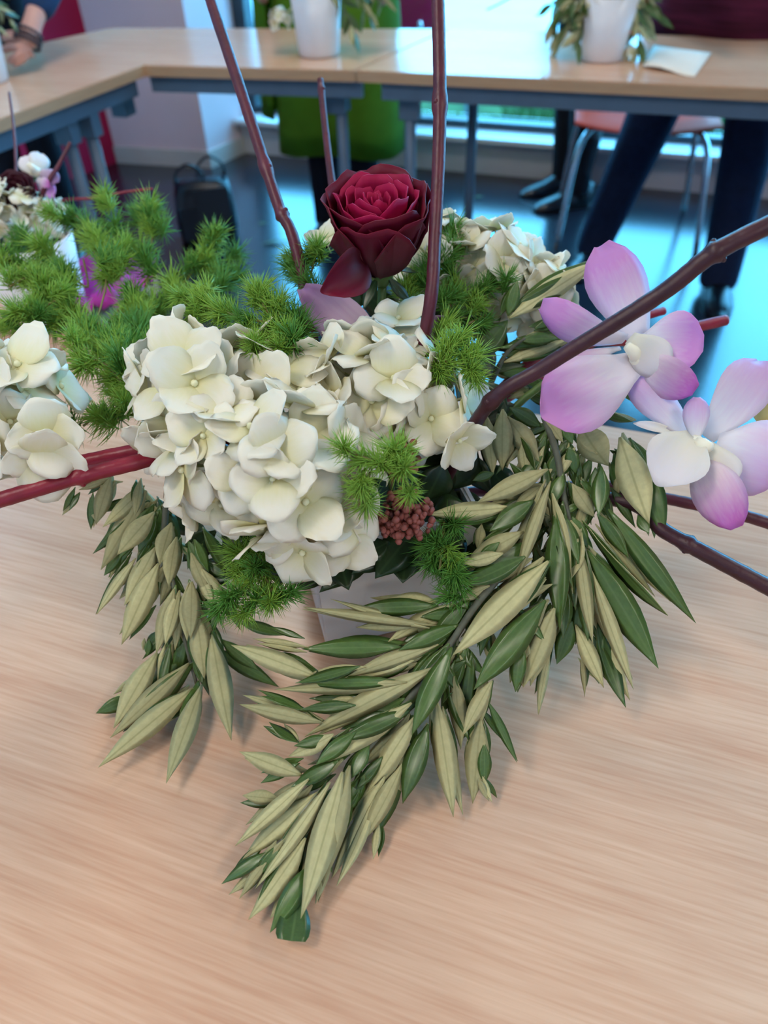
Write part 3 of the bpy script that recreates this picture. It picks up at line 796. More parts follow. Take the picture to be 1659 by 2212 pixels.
def opetal_me(name, m, wide, bend, cup, seed, shape=.7, th=.006):
    rnd = random.Random(seed); rows = []; n, nc = 9, 7; ph = rnd.uniform(0, 6)
    for i in range(n + 1):
        t = i / n; row = []
        hw = .5 * wide * max(.06, math.sin(PI * min(.97, .05 + .92 * t ** shape)) ** .6)
        for j in range(nc):
            s = (j / (nc - 1)) * 2 - 1
            row.append(V((t, s * hw, bend * t * (1 - t) * 2 + cup * s * s * hw + .05 * math.sin(4 * t + 2 * s + ph) * t)))
        rows.append(row)
    return shell(name, rows, th, [m, m])

# ------------------------------------------------------------------ rose
def rose_petal(name, m, R, H, half, curl, seed, flare=.0, base=.25):
    rnd = random.Random(seed); rows = []
    n, nc = 9, 11
    ph = rnd.uniform(0, 6)
    for i in range(n + 1):
        t = i / n
        row = []
        for j in range(nc):
            s = (j / (nc - 1)) * 2 - 1
            hh = H * t * (1 - .30 * s * s * s * s - .06 * s * s)
            prof = base + (1 - base) * math.sin(min(1, t * 1.25) * PI / 2) ** .8
            r = R * prof * (1 + flare * t * t) + curl * max(0, t - .72) ** 1.4 * 4 * R * (1 - .3 * s * s) + .06 * R * math.sin(7 * s + ph) * t * t
            hh += .022 * H * math.sin(7 * s + ph * 2) * t * t
            hh -= curl * max(0, t - .8) ** 1.5 * 2.2 * H
            a = s * half
            row.append(V((hh, 0, 0)) if False else V((r * math.cos(a), r * math.sin(a), hh)))
        rows.append(row)
    # generated X must run base -> tip for the pigment: store the petal with its height on x
    rows = [[V((q.z, q.y, -q.x)) for q in row] for row in rows]
    return shell(name, rows, .0006, [m, m])
def rose(name, label, centre, axis, R, H, root, group, spin=0.0, seed=5, droop=None, mi=None, mo=None):
    rnd = random.Random(seed)
    th = thing(name, label, 'rose', root, group)
    axis = axis.normalized()
    base = centre - axis * H * .62
    Mz = frame(base, axis, spin, 1.0)
    SW = Matrix(((0, 0, -1, 0), (0, 1, 0, 0), (1, 0, 0, 0), (0, 0, 0, 1)))      # undo the height-on-x storage
    rings = [(.11, .90, 3, 1.35, .02, 0), (.25, .93, 4, 1.15, .06, .05), (.40, .96, 4, 1.15, .10, .08), (.55, .98, 5, 1.0, .14, .12), (.69, .98, 5, .98, .17, .16), (.80, .96, 5, .98, .18, .20), (.88, .91, 5, 1.0, .14, .20)]
    for ri, (rf, hf, cnt, half, curl, flare) in enumerate(rings):
        for k in range(cnt):
            a = 2 * PI * (k + ri * .43) / cnt + rnd.uniform(-.12, .12)
            me = rose_petal('rose_petal', (mi or M_rose) if ri < 5 else (mo or M_rose_out), R * rf, H * hf * rnd.uniform(.95, 1.03), half * rnd.uniform(.9, 1.08), curl * rnd.uniform(.7, 1.2), rnd.randint(0, 999), flare)
            put('petal', me, th, Mz @ Matrix.Rotation(a, 4, 'Z') @ SW)
    if droop:
        P0, P1, pw = droop
        ln_ = (P1 - P0).length
        put('petal', opetal_me('rose_petal', M_rose_out, pw / ln_, .3, .6, 4, 1.2), th, leaf_matrix(P0, P1, ln_, 1, -14))
    cup = put('calyx', MB().lathe([(.003, -.012), (.007, -.006), (.009, 0), (R * .35, .006)], 12).me('calyx'), th, Mz, M_green_stem)
    for k in range(5):
        a = 2 * PI * k / 5 + .5
        out = Mz.to_3x3() @ V((math.cos(a), math.sin(a), 0))
        P0 = base + out * .006; P1 = base + out * R * .95 - axis * H * rnd.uniform(.05, .3)
        put('sepal', DL[k % 2], th, leaf_matrix(P0, P1, .009, 1, 0, axis))
    put('stem', MB().tube(curve([base - axis * .01, base.lerp(root, .5) - axis * .006, root - V((0, 0, .02))]), .0032, 8).me('stem'), th, None, M_green_stem)
    return th
rc = D(817, 478, .50)
rose('rose', 'single dark crimson rose standing above the white hydrangeas', rc, V((-.03, -.20, .96)), .0305, .064, POT + V((.0, .02, .02)), 'dark roses', spin=.4,
     droop=(D(780, 560, .485), D(698, 632, .462), .027))

# ------------------------------------------------------------------ dogwood twigs
def twig(label, pts, rad, nodes=(), m=M_twig, group='red dogwood twigs', cutend=False, seed=1, mesh_seg=10):
    rnd = random.Random(seed)
    th = thing('dogwood_twig', label, 'twig', pts[0], group)
    cp = curve(pts, 14); n = len(cp)
    rr = []
    for i in range(n):
        t = i / (n - 1); r = rad[0] + (rad[1] - rad[0]) * t
        for nd in nodes: r *= 1 + .34 * math.exp(-((t - nd) / .012) ** 2)
        r *= 1 + rnd.uniform(-.03, .03); rr.append(r)
    bk = put('bark', MB().tube(cp, rr, mesh_seg).me('bark'), th, None, m)
    for nd in nodes:
        i = min(n - 2, int(nd * (n - 1))); dd = (cp[i + 1] - cp[i]).normalized(); o = dd.orthogonal().normalized()
        b = MB()
        for s in (-1, 1): b.ball(cp[i] + o * s * rr[i] * .82 + dd * rad[0] * .4, rad[0] * .42, 7, 5)
        put('bud', b.me('bud'), th, None, m)
    if cutend:
        dd = (cp[-1] - cp[-2]).normalized()
        put('cut_end', MB().tube([cp[-1], cp[-1] + dd * .0008], rr[-1] * .96, 10).me('cut_end'), th, None, M_cut)
    return th
twig('tall red twig rising left of the rose, leaning to the left', [POT + V((-.03, .03, 0)), D(645, 560, .545), D(600, 440, .55), D(530, 225, .565), D(455, 0, .585), D(400, -170, .60)], (.0042, .0043), (.36, .48))
twig('tall upright red twig rising right of the rose', [POT + V((.012, .01, 0)), D(922, 700, .485), D(940, 500, .475), D(950, 250, .47), D(946, 0, .47), D(940, -150, .47)], (.0043, .0042), (.62,))
twig('thick dark twig slanting up to the right across the orchid', [POT + V((.045, -.01, .0)), D(1050, 880, .46), D(1180, 790, .44), D(1420, 640, .41), D(1545, 545, .395), D(1700, 468, .385)], (.0042, .0050), (.22, .80), M_twig_dark)
twig('dark twig leaving low at the right under the olive leaves', [POT + V((.045, -.02, -.01)), D(1320, 1078, .50), D(1440, 1150, .485), D(1560, 1215, .475), D(1720, 1300, .465)], (.0044, .0054), (.60,), M_twig_dark, seed=4)
twig('thinner red twig end behind the right orchid blossom', [POT + V((.05, .0, -.01)), D(1300, 1050, .56), D(1430, 1075, .55), D(1600, 1112, .53), D(1720, 1150, .525)], (.0040, .0044), (), seed=6)
twig('short cut red twig behind the upper orchid, pointing right', [POT + V((.05, .02, .01)), D(1180, 760, .58), D(1400, 735, .60), D(1480, 712, .61), D(1566, 692, .62)], (.0040, .0046), (), M_twig_bright, cutend=True, seed=8)
twig('very short red twig tip peeping above the upper orchid', [POT + V((.045, .03, .01)), D(1250, 760, .60), D(1380, 690, .62), D(1432, 672, .63)], (.0036, .0034), (), M_twig_bright, cutend=True, seed=9)
twig('lower of two bright red stubs leaving at the left edge', [POT + V((-.045, -.01, .0)), D(440, 960, .50), D(310, 995, .475), D(160, 1032, .465), D(0, 1080, .455), D(-120, 1112, .45)], (.0052, .0050), (.58,), M_twig_bright, seed=10)
twig('upper of two bright red stubs, ending behind the left hydrangea', [POT + V((-.05, .0, .01)), D(430, 945, .51), D(300, 974, .495), D(210, 992, .495), D(120, 1012, .495)], (.0052, .0050), (), M_twig_bright, cutend=True, seed=11)
twig('thin brown twig standing behind the rose, in front of the green coat', [POT + V((-.01, .045, .0)), D(745, 560, .66), D(718, 400, .68), D(702, 270, .70), D(692, 172, .715)], (.0040, .0030), (.92,), seed=12)
twig('thin twig tip reaching into the frame at the top right of the upright twig', [POT + V((.02, .04, .0)), D(985, 520, .66), D(1010, 300, .75), D(1055, 21, .85), D(1110, -15, .87)], (.0016, .0011), (), seed=13) if False else None

# ------------------------------------------------------------------ asparagus fern
def tuft_me(name, m, n, seed, ln=1.0):
    rnd = random.Random(seed); b = MB()
    b.tube([(0, 0, -.35), (0, 0, .45)], [.035, .02], 5)
    for i in range(n):
        z0 = rnd.uniform(-.3, .45)
        a = rnd.uniform(0, 6.28); el = rnd.uniform(-.15, 1.25)
        dv = V((math.cos(a) * math.cos(el), math.sin(a) * math.cos(el), math.sin(el)))
        l = ln * rnd.uniform(.55, 1.0)
        sd = dv.cross(V((0, 0, 1))); sd = sd.normalized() if sd.length > .1 else V((1, 0, 0))
        u = sd.cross(dv)
        cv = V((rnd.uniform(-.15, .15), rnd.uniform(-.15, .15), rnd.uniform(-.05, .22))) * l
        p0 = V((0, 0, z0)); p1 = p0 + dv * l * .55 + cv * .35; p2 = p0 + dv * l + cv
        r = .020
        vs = []
        for q, rr in ((p0, r * .8), (p1, r)):
            vs += [q + sd * rr, q - sd * rr * .5 + u * rr * .8, q - sd * rr * .5 - u * rr * .8]
        vs.append(p2)
        b.add(vs, [(0, 1, 4, 3), (1, 2, 5, 4), (2, 0, 3, 5), (3, 4, 6), (4, 5, 6), (5, 3, 6)])
    me = b.me(name); me.materials.append(m); return me
TUF = [tuft_me('fern_tuft', M_fern, 135, s) for s in (1, 2, 3)]
TUFD = [tuft_me('fern_tuft', M_fern_dark, 135, s) for s in (4, 5)]
def fern(label, root, twigs, size, seed, dark=0.3, per=3, jit=10, group='asparagus fern sprays', holes=()):
    """twigs: polylines of (pixel x, pixel y, depth); tufts stand along them"""
    rnd = random.Random(seed)
    th = thing('asparagus_fern', label, 'fern', root, group)
    for tw in twigs:
        P = [D(*q) for q in tw]
        cp = curve(P, 4) if len(P) > 2 else [P[0].lerp(P[-1], i / 4) for i in range(5)]
        put('stem', MB().tube([root] + cp if tw is twigs[0] else cp, .0009, 5).me('stem'), th, None, M_fern_stem)
        n = max(2, int(sum((a - b).length for a, b in zip(cp, cp[1:])) / (size * .62)) + per - 2)
        for i in range(n):
            t = (i + .6) / n * (len(cp) - 1); k = min(int(t), len(cp) - 2)
            c = cp[k].lerp(cp[k + 1], t - k)
            wd = depth(c); j = jit * wd / F
            c = c + _R * rnd.gauss(0, j) + _U * rnd.gauss(0, j) + _fwd * rnd.gauss(0, j)
            v_ = c - CAM; qx, qy = 829.5 + F * v_.dot(_R) / v_.dot(_fwd), 1106 - F * v_.dot(_U) / v_.dot(_fwd)
            if any(((qx - hx) / ha) ** 2 + ((qy - hy) / hb_) ** 2 < 1 for hx, hy, ha, hb_ in holes): continue
            ax = (cp[k + 1] - cp[k]).normalized() + V((rnd.uniform(-1, 1), rnd.uniform(-1, 1), rnd.uniform(-.4, 1.2))) * .9
            me = rnd.choice(TUFD if rnd.random() < dark else TUF)
            put('tuft', me, th, frame(c, ax, rnd.uniform(0, 6.28), size * rnd.uniform(.8, 1.15)))
    return th
W = .60
fern('large feathery fern spray spreading to the left behind the hydrangeas', D(300, 900, .56),
     [[(300, 900, .56), (250, 800, .58), (200, 720, .60), (110, 640, .63), (20, 560, .66)],
      [(250, 800, .58), (290, 690, .62), (320, 600, .66), (330, 500, .69), (340, 455, .70)],
      [(290, 690, .62), (370, 640, .65), (430, 570, .67), (480, 520, .68)],
      [(200, 720, .60), (230, 600, .64), (200, 520, .67), (150, 445, .70)],
      [(110, 640, .63), (60, 700, .60), (20, 690, .60)], [(160, 690, .62), (120, 580, .66), (60, 520, .68)],
      [(230, 600, .64), (270, 530, .67), (245, 480, .68)], [(430, 570, .67), (470, 610, .66), (500, 590, .66)],
      [(300, 900, .56), (230, 890, .55), (180, 920, .54)], [(290, 860, .56), (230, 790, .56), (150, 750, .57)],
      [(290, 850, .56), (250, 750, .59), (180, 660, .61)], [(300, 840, .56), (310, 760, .60), (290, 700, .62)],
      [(370, 640, .65), (440, 650, .64), (470, 640, .64)], [(320, 600, .66), (280, 640, .64), (240, 690, .62)],
      [(60, 700, .60), (100, 660, .61), (150, 640, .62)], [(20, 620, .62), (60, 600, .63), (100, 620, .63)], [(180, 560, .66), (190, 620, .64), (160, 600, .64)]],
     .0205, 51, .3, per=4, jit=16, holes=((205, 652, 48, 62), (318, 615, 30, 30)))
fern('bright fern tufts lying over the top of the front hydrangea', D(700, 720, .54),
     [[(660, 720, .51), (600, 700, .50), (540, 690, .49), (470, 670, .50), (425, 660, .51)], [(600, 700, .50), (570, 660, .50), (560, 625, .51)], [(600, 700, .50), (560, 735, .48), (540, 745, .47)], [(650, 710, .50), (640, 680, .50), (615, 668, .50)], [(640, 720, .49), (630, 735, .48), (600, 745, .475)], [(440, 640, .54), (420, 640, .55), (400, 660, .55)]],
     .0172, 52, .2, per=3)
fern('fern tufts standing right of the upright twig below the back hydrangea', POT + V((.02, .02, .02)),
     [[(960, 720, .53), (975, 640, .55), (970, 560, .56), (985, 520, .57)], [(975, 650, .55), (1040, 640, .55), (1080, 620, .55)], [(960, 640, .55), (930, 620, .55), (925, 560, .56)], [(900, 680, .54), (880, 640, .55), (900, 600, .56)], [(1010, 700, .54), (1050, 680, .55)]],
     .0172, 53, .6, per=3)
fern('light green fern tuft at the right shoulder of the front hydrangea', POT + V((.03, -.01, .02)),
     [[(940, 800, .48), (965, 770, .47), (990, 730, .47)], [(960, 780, .47), (1000, 790, .47), (1020, 820, .47)]], .0165, 54, .05, per=4)
fern('fern tufts hanging in front of the hydrangea beside the brown buds', POT + V((.01, -.05, .03)),
     [[(850, 1000, .42), (820, 1000, .415), (790, 990, .412), (730, 960, .41)], [(850, 1010, .42), (870, 1030, .42), (885, 1050, .42)], [(800, 1020, .415), (780, 1070, .415), (775, 1095, .42)], [(840, 1010, .42), (850, 980, .42), (860, 990, .42)]],
     .0155, 55, .05)
fern('fern tufts hanging below the front hydrangea at the left', POT + V((-.05, -.03, -.005)),
     [[(600, 1200, .50), (560, 1230, .48), (520, 1270, .47), (490, 1310, .465)], [(560, 1230, .48), (590, 1270, .475), (620, 1290, .475)], [(600, 1200, .50), (540, 1205, .49), (500, 1215, .49)], [(590, 1270, .475), (560, 1300, .47), (530, 1310, .465)]],
     .0168, 56, .3, per=3)
fern('dark fern tufts hanging right of the brown buds over the pot rim', POT + V((.04, -.05, .0)),
     [[(960, 1120, .49), (955, 1180, .475), (950, 1230, .47)], [(955, 1180, .475), (980, 1240, .47), (985, 1290, .47)], [(960, 1150, .48), (925, 1190, .475)]],
     .016, 57, .9)
fern('small fern tufts between the left twig and the rose', POT + V((-.03, .03, .02)),
     [[(690, 640, .55), (670, 590, .55), (650, 560, .55), (630, 560, .55)], [(670, 600, .55), (680, 560, .55), (690, 545, .55)], [(660, 620, .55), (640, 600, .55), (625, 590, .55)]],
     .015, 58, .7)

# ------------------------------------------------------------------ orchids
def orchid_blossom(parent, centre, wd, petals, seed):
    rnd = random.Random(seed)
    cc = D(centre[0], centre[1], wd)
    Mx = frame(cc, (CAM - cc).normalized() + V((0, 0, .3)), 0.0, 1.0)
    b = MB().ball((0, 0, 0), (.006, .006, .007), 10, 6).tube([(0, 0, 0), (.0, -.004, .008), (.0, -.009, .011)], [.005, .0042, .0028], 8)
    col = put('blossom', b.me('column'), parent, Mx, M_yellow)
    for nm, bx, by, tx, ty, pw, m, dz0, dz1, bend, roll in petals:
        P0 = D(bx, by, wd + dz0); P1 = D(tx, ty, wd + dz1)
        ln = (P1 - P0).length
        me = opetal_me('orchid_petal', m, (pw * wd / F) / ln, bend, rnd.uniform(-.5, .5), rnd.randint(0, 999), 1.45 if nm == 'petal' else 1.0)
        M = leaf_matrix(P0, P1, 1, 1, roll)
        y = V((M[0][1], M[1][1], M[2][1])) * ln
        for r in range(3): M[r][1] = y[r]
        put(nm, me, col, M)
    return col
op, ow, ol, ox_ = M_orchid, M_orchid_white, M_orchid_lip, M_orchid_pale
os_ = thing('orchid_spray', 'pink and white orchid spray arching out at the right', 'orchid', POT + V((.045, 0, .0)))
st_pts = [POT + V((.045, 0, 0)), D(1170, 832, .53), D(1290, 820, .525), D(1350, 850, .52), D(1420, 885, .51), D(1520, 900, .51), D(1630, 880, .51), D(1700, 860, .51)]
put('stem', MB().tube(curve(st_pts, 6), [.0026] * 43, 8).me('stem'), os_, None, M_green_stem)
put('bud', MB().ball((0, 0, 0), (.008, .008, .012), 10, 7).me('bud'), os_, Matrix.Translation(D(1655, 880, .505)), mat('orchid_bud', rgb(222, 206, 130), .5, var=.08))
orchid_blossom(os_, (1378, 775), .475, [
    ('petal', 1385, 740, 1300, 526, 135, op, .012, .025, .10, 20), ('petal', 1350, 735, 1168, 660, 90, op, .01, .005, .35, -35), ('petal', 1372, 785, 1172, 893, 165, op, .0, -.02, -.12, 5),
    ('petal', 1385, 745, 1520, 742, 135, op, .004, -.012, .25, -15), ('petal', 1340, 750, 1235, 775, 40, ox_, .012, .01, .1, 45),
    ('lip', 1395, 785, 1503, 842, 95, ol, -.004, -.018, .25, 25), ('petal', 1360, 730, 1440, 800, 90, ow, -.004, -.012, .2, 10)], 3)
orchid_blossom(os_, (1502, 960), .46, [
    ('petal', 1490, 940, 1362, 815, 80, ox_, .008, .02, .15, 15), ('petal', 1525, 945, 1648, 780, 118, ox_, .008, .02, .12, 10), ('petal', 1502, 950, 1505, 858, 55, ox_, .0, -.006, .1, 0),
    ('petal', 1545, 965, 1700, 1015, 175, ox_, .002, -.008, .15, 5), ('petal', 1470, 938, 1368, 915, 22, ow, .01, .015, .1, 20), ('petal', 1500, 945, 1425, 1050, 130, ow, -.004, -.014, .2, 5),
    ('lip', 1515, 1000, 1592, 1140, 105, ol, -.008, -.018, .2, 0), ('petal', 1520, 960, 1560, 1060, 110, ow, -.004, -.012, .1, 0)], 4)
lo_ = thing('orchid', 'lilac orchid blossom tucked between the front hydrangea and the rose', 'orchid', POT + V((0, .0, .02)))
cc = D(800, 720, .53)
col_ = put('blossom', MB().tube(curve([POT + V((0, 0, .02)), cc.lerp(POT, .5), cc]), .0025, 8).me('stalk'), lo_, None, M_green_stem)
for (bx, by, tx, ty, pw, m, dz) in ((800, 765, 652, 622, 105, M_lilac, .0), (835, 735, 842, 655, 62, M_orchid_pale, .01), (880, 740, 960, 690, 60, M_lilac, .012)):
    P0, P1 = D(bx, by, .525), D(tx, ty, .525 + dz); ln = (P1 - P0).length
    me = opetal_me('orchid_petal', m, pw * .525 / F / ln, .12, .4, 8)
    Mx = leaf_matrix(P0, P1, ln, 1, 12)
    put('petal', me, col_, Mx)

# ------------------------------------------------------------------ brown buds (skimmia)
sk = thing('skimmia', 'cluster of small brown-red buds beside the pot rim under the hydrangea', 'bud cluster', POT + V((.02, -.04, 0)))
rs = random.Random(8)
for (x, y, wd, rx, ry, n) in ((872, 1115, .468, 66, 58, 190), (870, 985, .478, 38, 56, 110)):
    c = D(x, y, wd); b = MB()
    for i in range(n):
        while True:
            u = V((rs.uniform(-1, 1), rs.uniform(-1, 1), rs.uniform(-1, .3)))
            if u.length < 1: break
        u = u * (.55 + .45 * u.length) if u.length else u
        P = c + _R * u.x * rx * wd / F + _U * u.y * ry * wd / F + _fwd * u.z * .018
        b.ball(P, rs.uniform(.0016, .0026), 6, 4)
    tag(put('buds', b.me('buds'), sk, None, M_skimmia), kind='stuff')
    put('stem', MB().tube(curve([POT + V((.02, -.04, -.01)), POT.lerp(c, .5), c]), .0022, 7).me('stem'), sk, None, M_green_stem)
for (bx, by, tx, ty, pw, wd) in ((880, 1150, 760, 1240, 70, .50), (900, 1140, 810, 1250, 80, .50), (880, 1160, 870, 1260, 80, .50), (900, 1150, 960, 1250, 70, .50), (830, 1150, 690, 1280, 70, .505),
                                 (930, 1120, 1010, 1090, 80, .51), (920, 1080, 960, 1000, 80, .51), (840, 1170, 780, 1200, 60, .49), (930, 1100, 1000, 1180, 80, .51), (860, 1180, 700, 1230, 60, .51), (900, 1010, 1000, 990, 80, .52), (960, 1060, 1030, 960, 90, .53), (640, 1180, 740, 1260, 80, .52), (540, 1180, 640, 1230, 80, .53), (960, 1130, 1040, 1200, 80, .53), (480, 1150, 560, 1230, 70, .54)):
    P0, P1 = D(bx, by, wd), D(tx, ty, wd - .01)
    put('leaf', rs.choice(DL), sk, leaf_matrix(P0, P1, pw * wd / F, 1, rs.uniform(-25, 25)))

ev = thing('evergreen_sprig', 'dark evergreen leaves packed between the rose stem and the hydrangeas', 'foliage', POT + V((0, .0, .01)))
for (x, y, wd) in ((700, 690, .57), (760, 680, .58), (820, 660, .58), (870, 700, .57), (920, 740, .56), (990, 760, .55), (1040, 780, .54), (1060, 720, .56), (1020, 690, .57), (640, 740, .56), (700, 640, .58), (660, 690, .57), (760, 640, .58), (880, 640, .59), (960, 690, .57), (1010, 830, .53), (1060, 860, .53), (1090, 900, .53), (1060, 960, .53), (1030, 1020, .53), (1010, 1090, .53), (1040, 1150, .53), (980, 1180, .52), (990, 1240, .515), (960, 1040, .52), (940, 1100, .52), (1080, 1040, .54), (1100, 1100, .54), (1060, 1230, .52), (430, 1180, .54), (400, 1130, .55), (470, 1230, .53), (520, 1160, .54), (1000, 960, .54), (600, 1220, .52), (680, 1240, .51), (740, 1230, .50)):
    a = rs.uniform(0, 6.28); L_ = rs.uniform(60, 85)
    P0, P1 = D(x - math.cos(a) * L_ * .7, y - math.sin(a) * L_ * .7, wd + .006), D(x + math.cos(a) * L_ * .7, y + math.sin(a) * L_ * .7, wd - .006)
    put('leaf', rs.choice(DL), ev, leaf_matrix(P0, P1, rs.uniform(50, 70) * wd / F, 1, rs.uniform(-30, 30)))
put('stem', MB().tube(curve([POT + V((0, .0, -.02)), POT + V((0, .02, .03)), D(860, 690, .585)]), .003, 7).me('stem'), ev, None, M_green_stem)

# ------------------------------------------------------------------ things behind the arrangement
def round_pot(name, label, base, r0, r1, h, group='white round pots'):
    th = thing(name, label, 'pot', base, group)
    Mx = Matrix.Translation(base)
    put('pot_body', MB().lathe([(r0 * .96, .001), (r0, .004), (r1, h), (r1 - .004, h), ((r0 + r1) / 2 - .006, h * .5)], 32).me('pot_body'), th, Mx, M_white_gloss)
    put('floral_foam', MB().lathe([((r0 + r1) / 2 * .82, h * .52), (r1 * .88, h * .9), (r1 * .6, h * .98)], 20).me('foam'), th, Mx, M_foam)
    return th
def foliage(name, label, root, tips, rnd, ln=.07, wd=.012, n=9,  meshes=OL, group='foliage in the far pots'):
    th = thing(name, label, 'foliage', root, group)
    for tp in tips:
        mid = root.lerp(tp, .5) + V((0, 0, .05))
        cp = curve([root, mid, tp], 5)
        put('stem', MB().tube(cp, .0018, 5).me('stem'), th, None, M_olive_bark)
        for i in range(n):
            t = (i + 2) / (n + 2) * (len(cp) - 1); k = min(int(t), len(cp) - 2); P0 = cp[k].lerp(cp[k + 1], t - k)
            dv = ((cp[k + 1] - cp[k]).normalized() * .8 + V((rnd.uniform(-1, 1), rnd.uniform(-1, 1), rnd.uniform(-.8, .5))) * .8).normalized()
            put('leaf', rnd.choice(meshes), th, leaf_matrix(P0, P0 + dv * ln * rnd.uniform(.7, 1.1), wd, rnd.randint(0, 1), rnd.uniform(-60, 60)))
    return th
rb = random.Random(77)
# pot on the corner table
b1 = U(690, 118, 0); s1 = depth(b1) / F
round_pot('flower_pot', 'white round pot on the corner table in front of the green coat', b1, 43 * s1, 54 * s1, 128 * s1)
t1 = b1 + V((0, 0, 122 * s1))
foliage('foliage_sprays', 'grey-green leaf sprays hanging over the right rim of the pot before the green coat', t1,
        [t1 + _R * .14 + V((0, -.02, -.06)), t1 + _R * .19 + V((0, .02, .01)), t1 + _R * .16 + V((0, 0, .07)), t1 + V((.10, .05, .12)), t1 + _R * .10 + V((0, -.05, -.10)), t1 + V((-.08, .06, .14)), t1 + V((.02, .05, .2)), t1 + _R * .13 + V((0, 0, .0)), t1 + _R * .17 + V((0, .03, -.03))], rb, .065, .016, 17)
def small_hydrangea(label, centre, R, root, seed, n=22, size=.02, group='white blooms in the far pots'):
    rnd = random.Random(seed); th = thing('hydrangea', label, 'hydrangea', root, group)
    put('stem', MB().tube([root, centre], .003, 6).me('stem'), th, None, M_hyd_stem)
    for i in range(n):
        z = 1 - 1.5 * (i + .5) / n; a = i * 2.39996; r = math.sqrt(max(0, 1 - z * z))
        u = V((r * math.cos(a), r * math.sin(a), z)); u = (u + V((rnd.uniform(-1, 1), rnd.uniform(-1, 1), rnd.uniform(-1, 1))) * .2).normalized()
        floret(th, centre + V((u.x * R[0], u.y * R[1], u.z * R[2])), u, size, rnd)
    return th
small_hydrangea('pale bloom hanging over the left rim of the pot before the green coat', D(605, 42, depth(b1) - .03), (.022, .022, .022), t1, 5, 10, .018)
small_hydrangea('white bloom crowning the pot before the green coat', t1 + V((-.01, 0, .09)), (.075, .075, .05), t1, 6, 26, .02)
rose('rose', 'small dark bloom at the right rim of the pot before the green coat', D(706, 12, depth(b1) - .07), V((.2, -.5, .8)), .016, .028, t1, 'dark roses', seed=9, mi=M_rose_black, mo=M_rose_black)
twig('thin dark twig lying over the far table seam towards the upright twig', [t1 + V((.02, .0, .06)), t1 + V((.15, .08, .30)), t1 + V((.30, .15, .5))], (.003, .002), (), seed=22)
# pot on the far table
b2 = U(1298, 128, 0); s2 = depth(b2) / F
round_pot('flower_pot', 'white round pot on the far table beside the sheet of paper', b2, 44 * s2, 62 * s2, 118 * s2)
t2 = b2 + V((0, 0, 112 * s2))
foliage('foliage_sprays', 'olive foliage drooping all around the pot beside the paper', t2,
        [D(1185, 20, depth(b2)), D(1205, 85, depth(b2)), D(1215, -40, depth(b2)), D(1395, 60, depth(b2)), D(1420, -20, depth(b2)), D(1385, 110, depth(b2) - .03), D(1300, -60, depth(b2)), D(1245, 90, depth(b2) - .05), D(1240, 10, depth(b2) - .09), D(1330, 20, depth(b2) - .09), D(1190, 50, depth(b2) - .04), D(1410, 30, depth(b2)), D(1380, -10, depth(b2) - .05), D(1225, 40, depth(b2) - .06)], rb, .07, .018, 17)
small_hydrangea('small bluish white bloom on the table at the right foot of the far pot', D(1358, 118, depth(b2) - .02), (.012, .012, .018), t2 + V((.04, 0, -.02)), 7, 8, .014)
small_hydrangea('white bloom crowning the pot beside the paper', t2 + V((0, 0, .09)), (.07, .07, .05), t2, 8, 24, .02)
twig('thin dark twig tip crossing the bright window above the far table', [t2 + V((-.02, 0, .02)), D(1180, -60, depth(b2)), D(1100, -4, depth(b2) - .05), D(1052, 21, depth(b2) - .08)], (.0025, .0018), (), seed=23)
# sheet of paper
q = [U(1412, 100, .003), U(1536, 116, .003), U(1500, 165, .003), U(1388, 145, .003)]
rows = [[q[0].lerp(q[1], j / 6).lerp(q[3].lerp(q[2], j / 6), i / 6) + V((0, 0, .004 * math.sin(j * .9) * (i / 6) + .002)) for j in range(7)] for i in range(7)]
o = put('paper_sheet', shell('paper_sheet', rows, .0008, [M_paper, M_paper])); tag(o, 'sheet of cream paper lying on the far table beside the pot', 'paper')

# left neighbour: pot, bloom, orchid, rose, twigs, magenta tissue
b3 = U(112, 688, 0); s3 = depth(b3) / F
round_pot('flower_pot', 'white round pot on the side table hidden behind the feathery fern', b3, .045, .055, .105)
t3 = b3 + V((0, 0, .10))
dN = depth(t3)
hydrangea('hydrangea', 'cream hydrangea head of the neighbouring arrangement at the left edge',
          [(55, 465, dN, 70, 40, .05, 60), (20, 500, dN - .02, 45, 25, .04, 26), (105, 480, dN, 28, 28, .03, 20)], .0135, t3, 61, G_h, vis=-.2)
no = thing('orchid', 'white and lilac orchid on top of the neighbouring arrangement at the left edge', 'orchid', t3)
bl = orchid_blossom(no, (78, 372), dN - .02, [('petal', 75, 378, 48, 338, 38, ow, 0, 0, .2, 0), ('petal', 78, 375, 88, 330, 44, ow, 0, .01, .2, 10), ('petal', 85, 370, 122, 395, 42, M_lilac, 0, -.01, .2, 0),
     ('petal', 80, 385, 118, 422, 34, M_orchid, 0, -.01, .2, 0), ('petal', 70, 385, 40, 412, 30, ow, 0, 0, .1, 0), ('lip', 85, 390, 108, 400, 22, ol, -.01, -.02, .2, 0), ('petal', 20, 400, -10, 420, 40, M_lilac, 0, 0, .2, 0)], 7)
put('stem', MB().tube(curve([t3, D(60, 430, dN), D(78, 378, dN - .015)]), .002, 6).me('stem'), no, None, M_green_stem)
rose('rose', 'nearly black rose low in the neighbouring arrangement at the left edge', D(35, 418, dN - .03), V((.1, -.5, .8)), .021, .036, t3, 'dark roses', seed=15, mi=M_rose_black, mo=M_rose_black)
twig('thin upright twig at the far left edge', [t3, D(38, 420, dN + .02), D(32, 300, dN + .05), D(20, 200, dN + .08)], (.0022, .0016), (), seed=24)
twig('short twig slanting up beside the lilac orchid at the left edge', [t3, D(96, 408, dN - .03), D(125, 360, dN - .03), D(152, 308, dN - .03)], (.0028, .0022), (), seed=25)
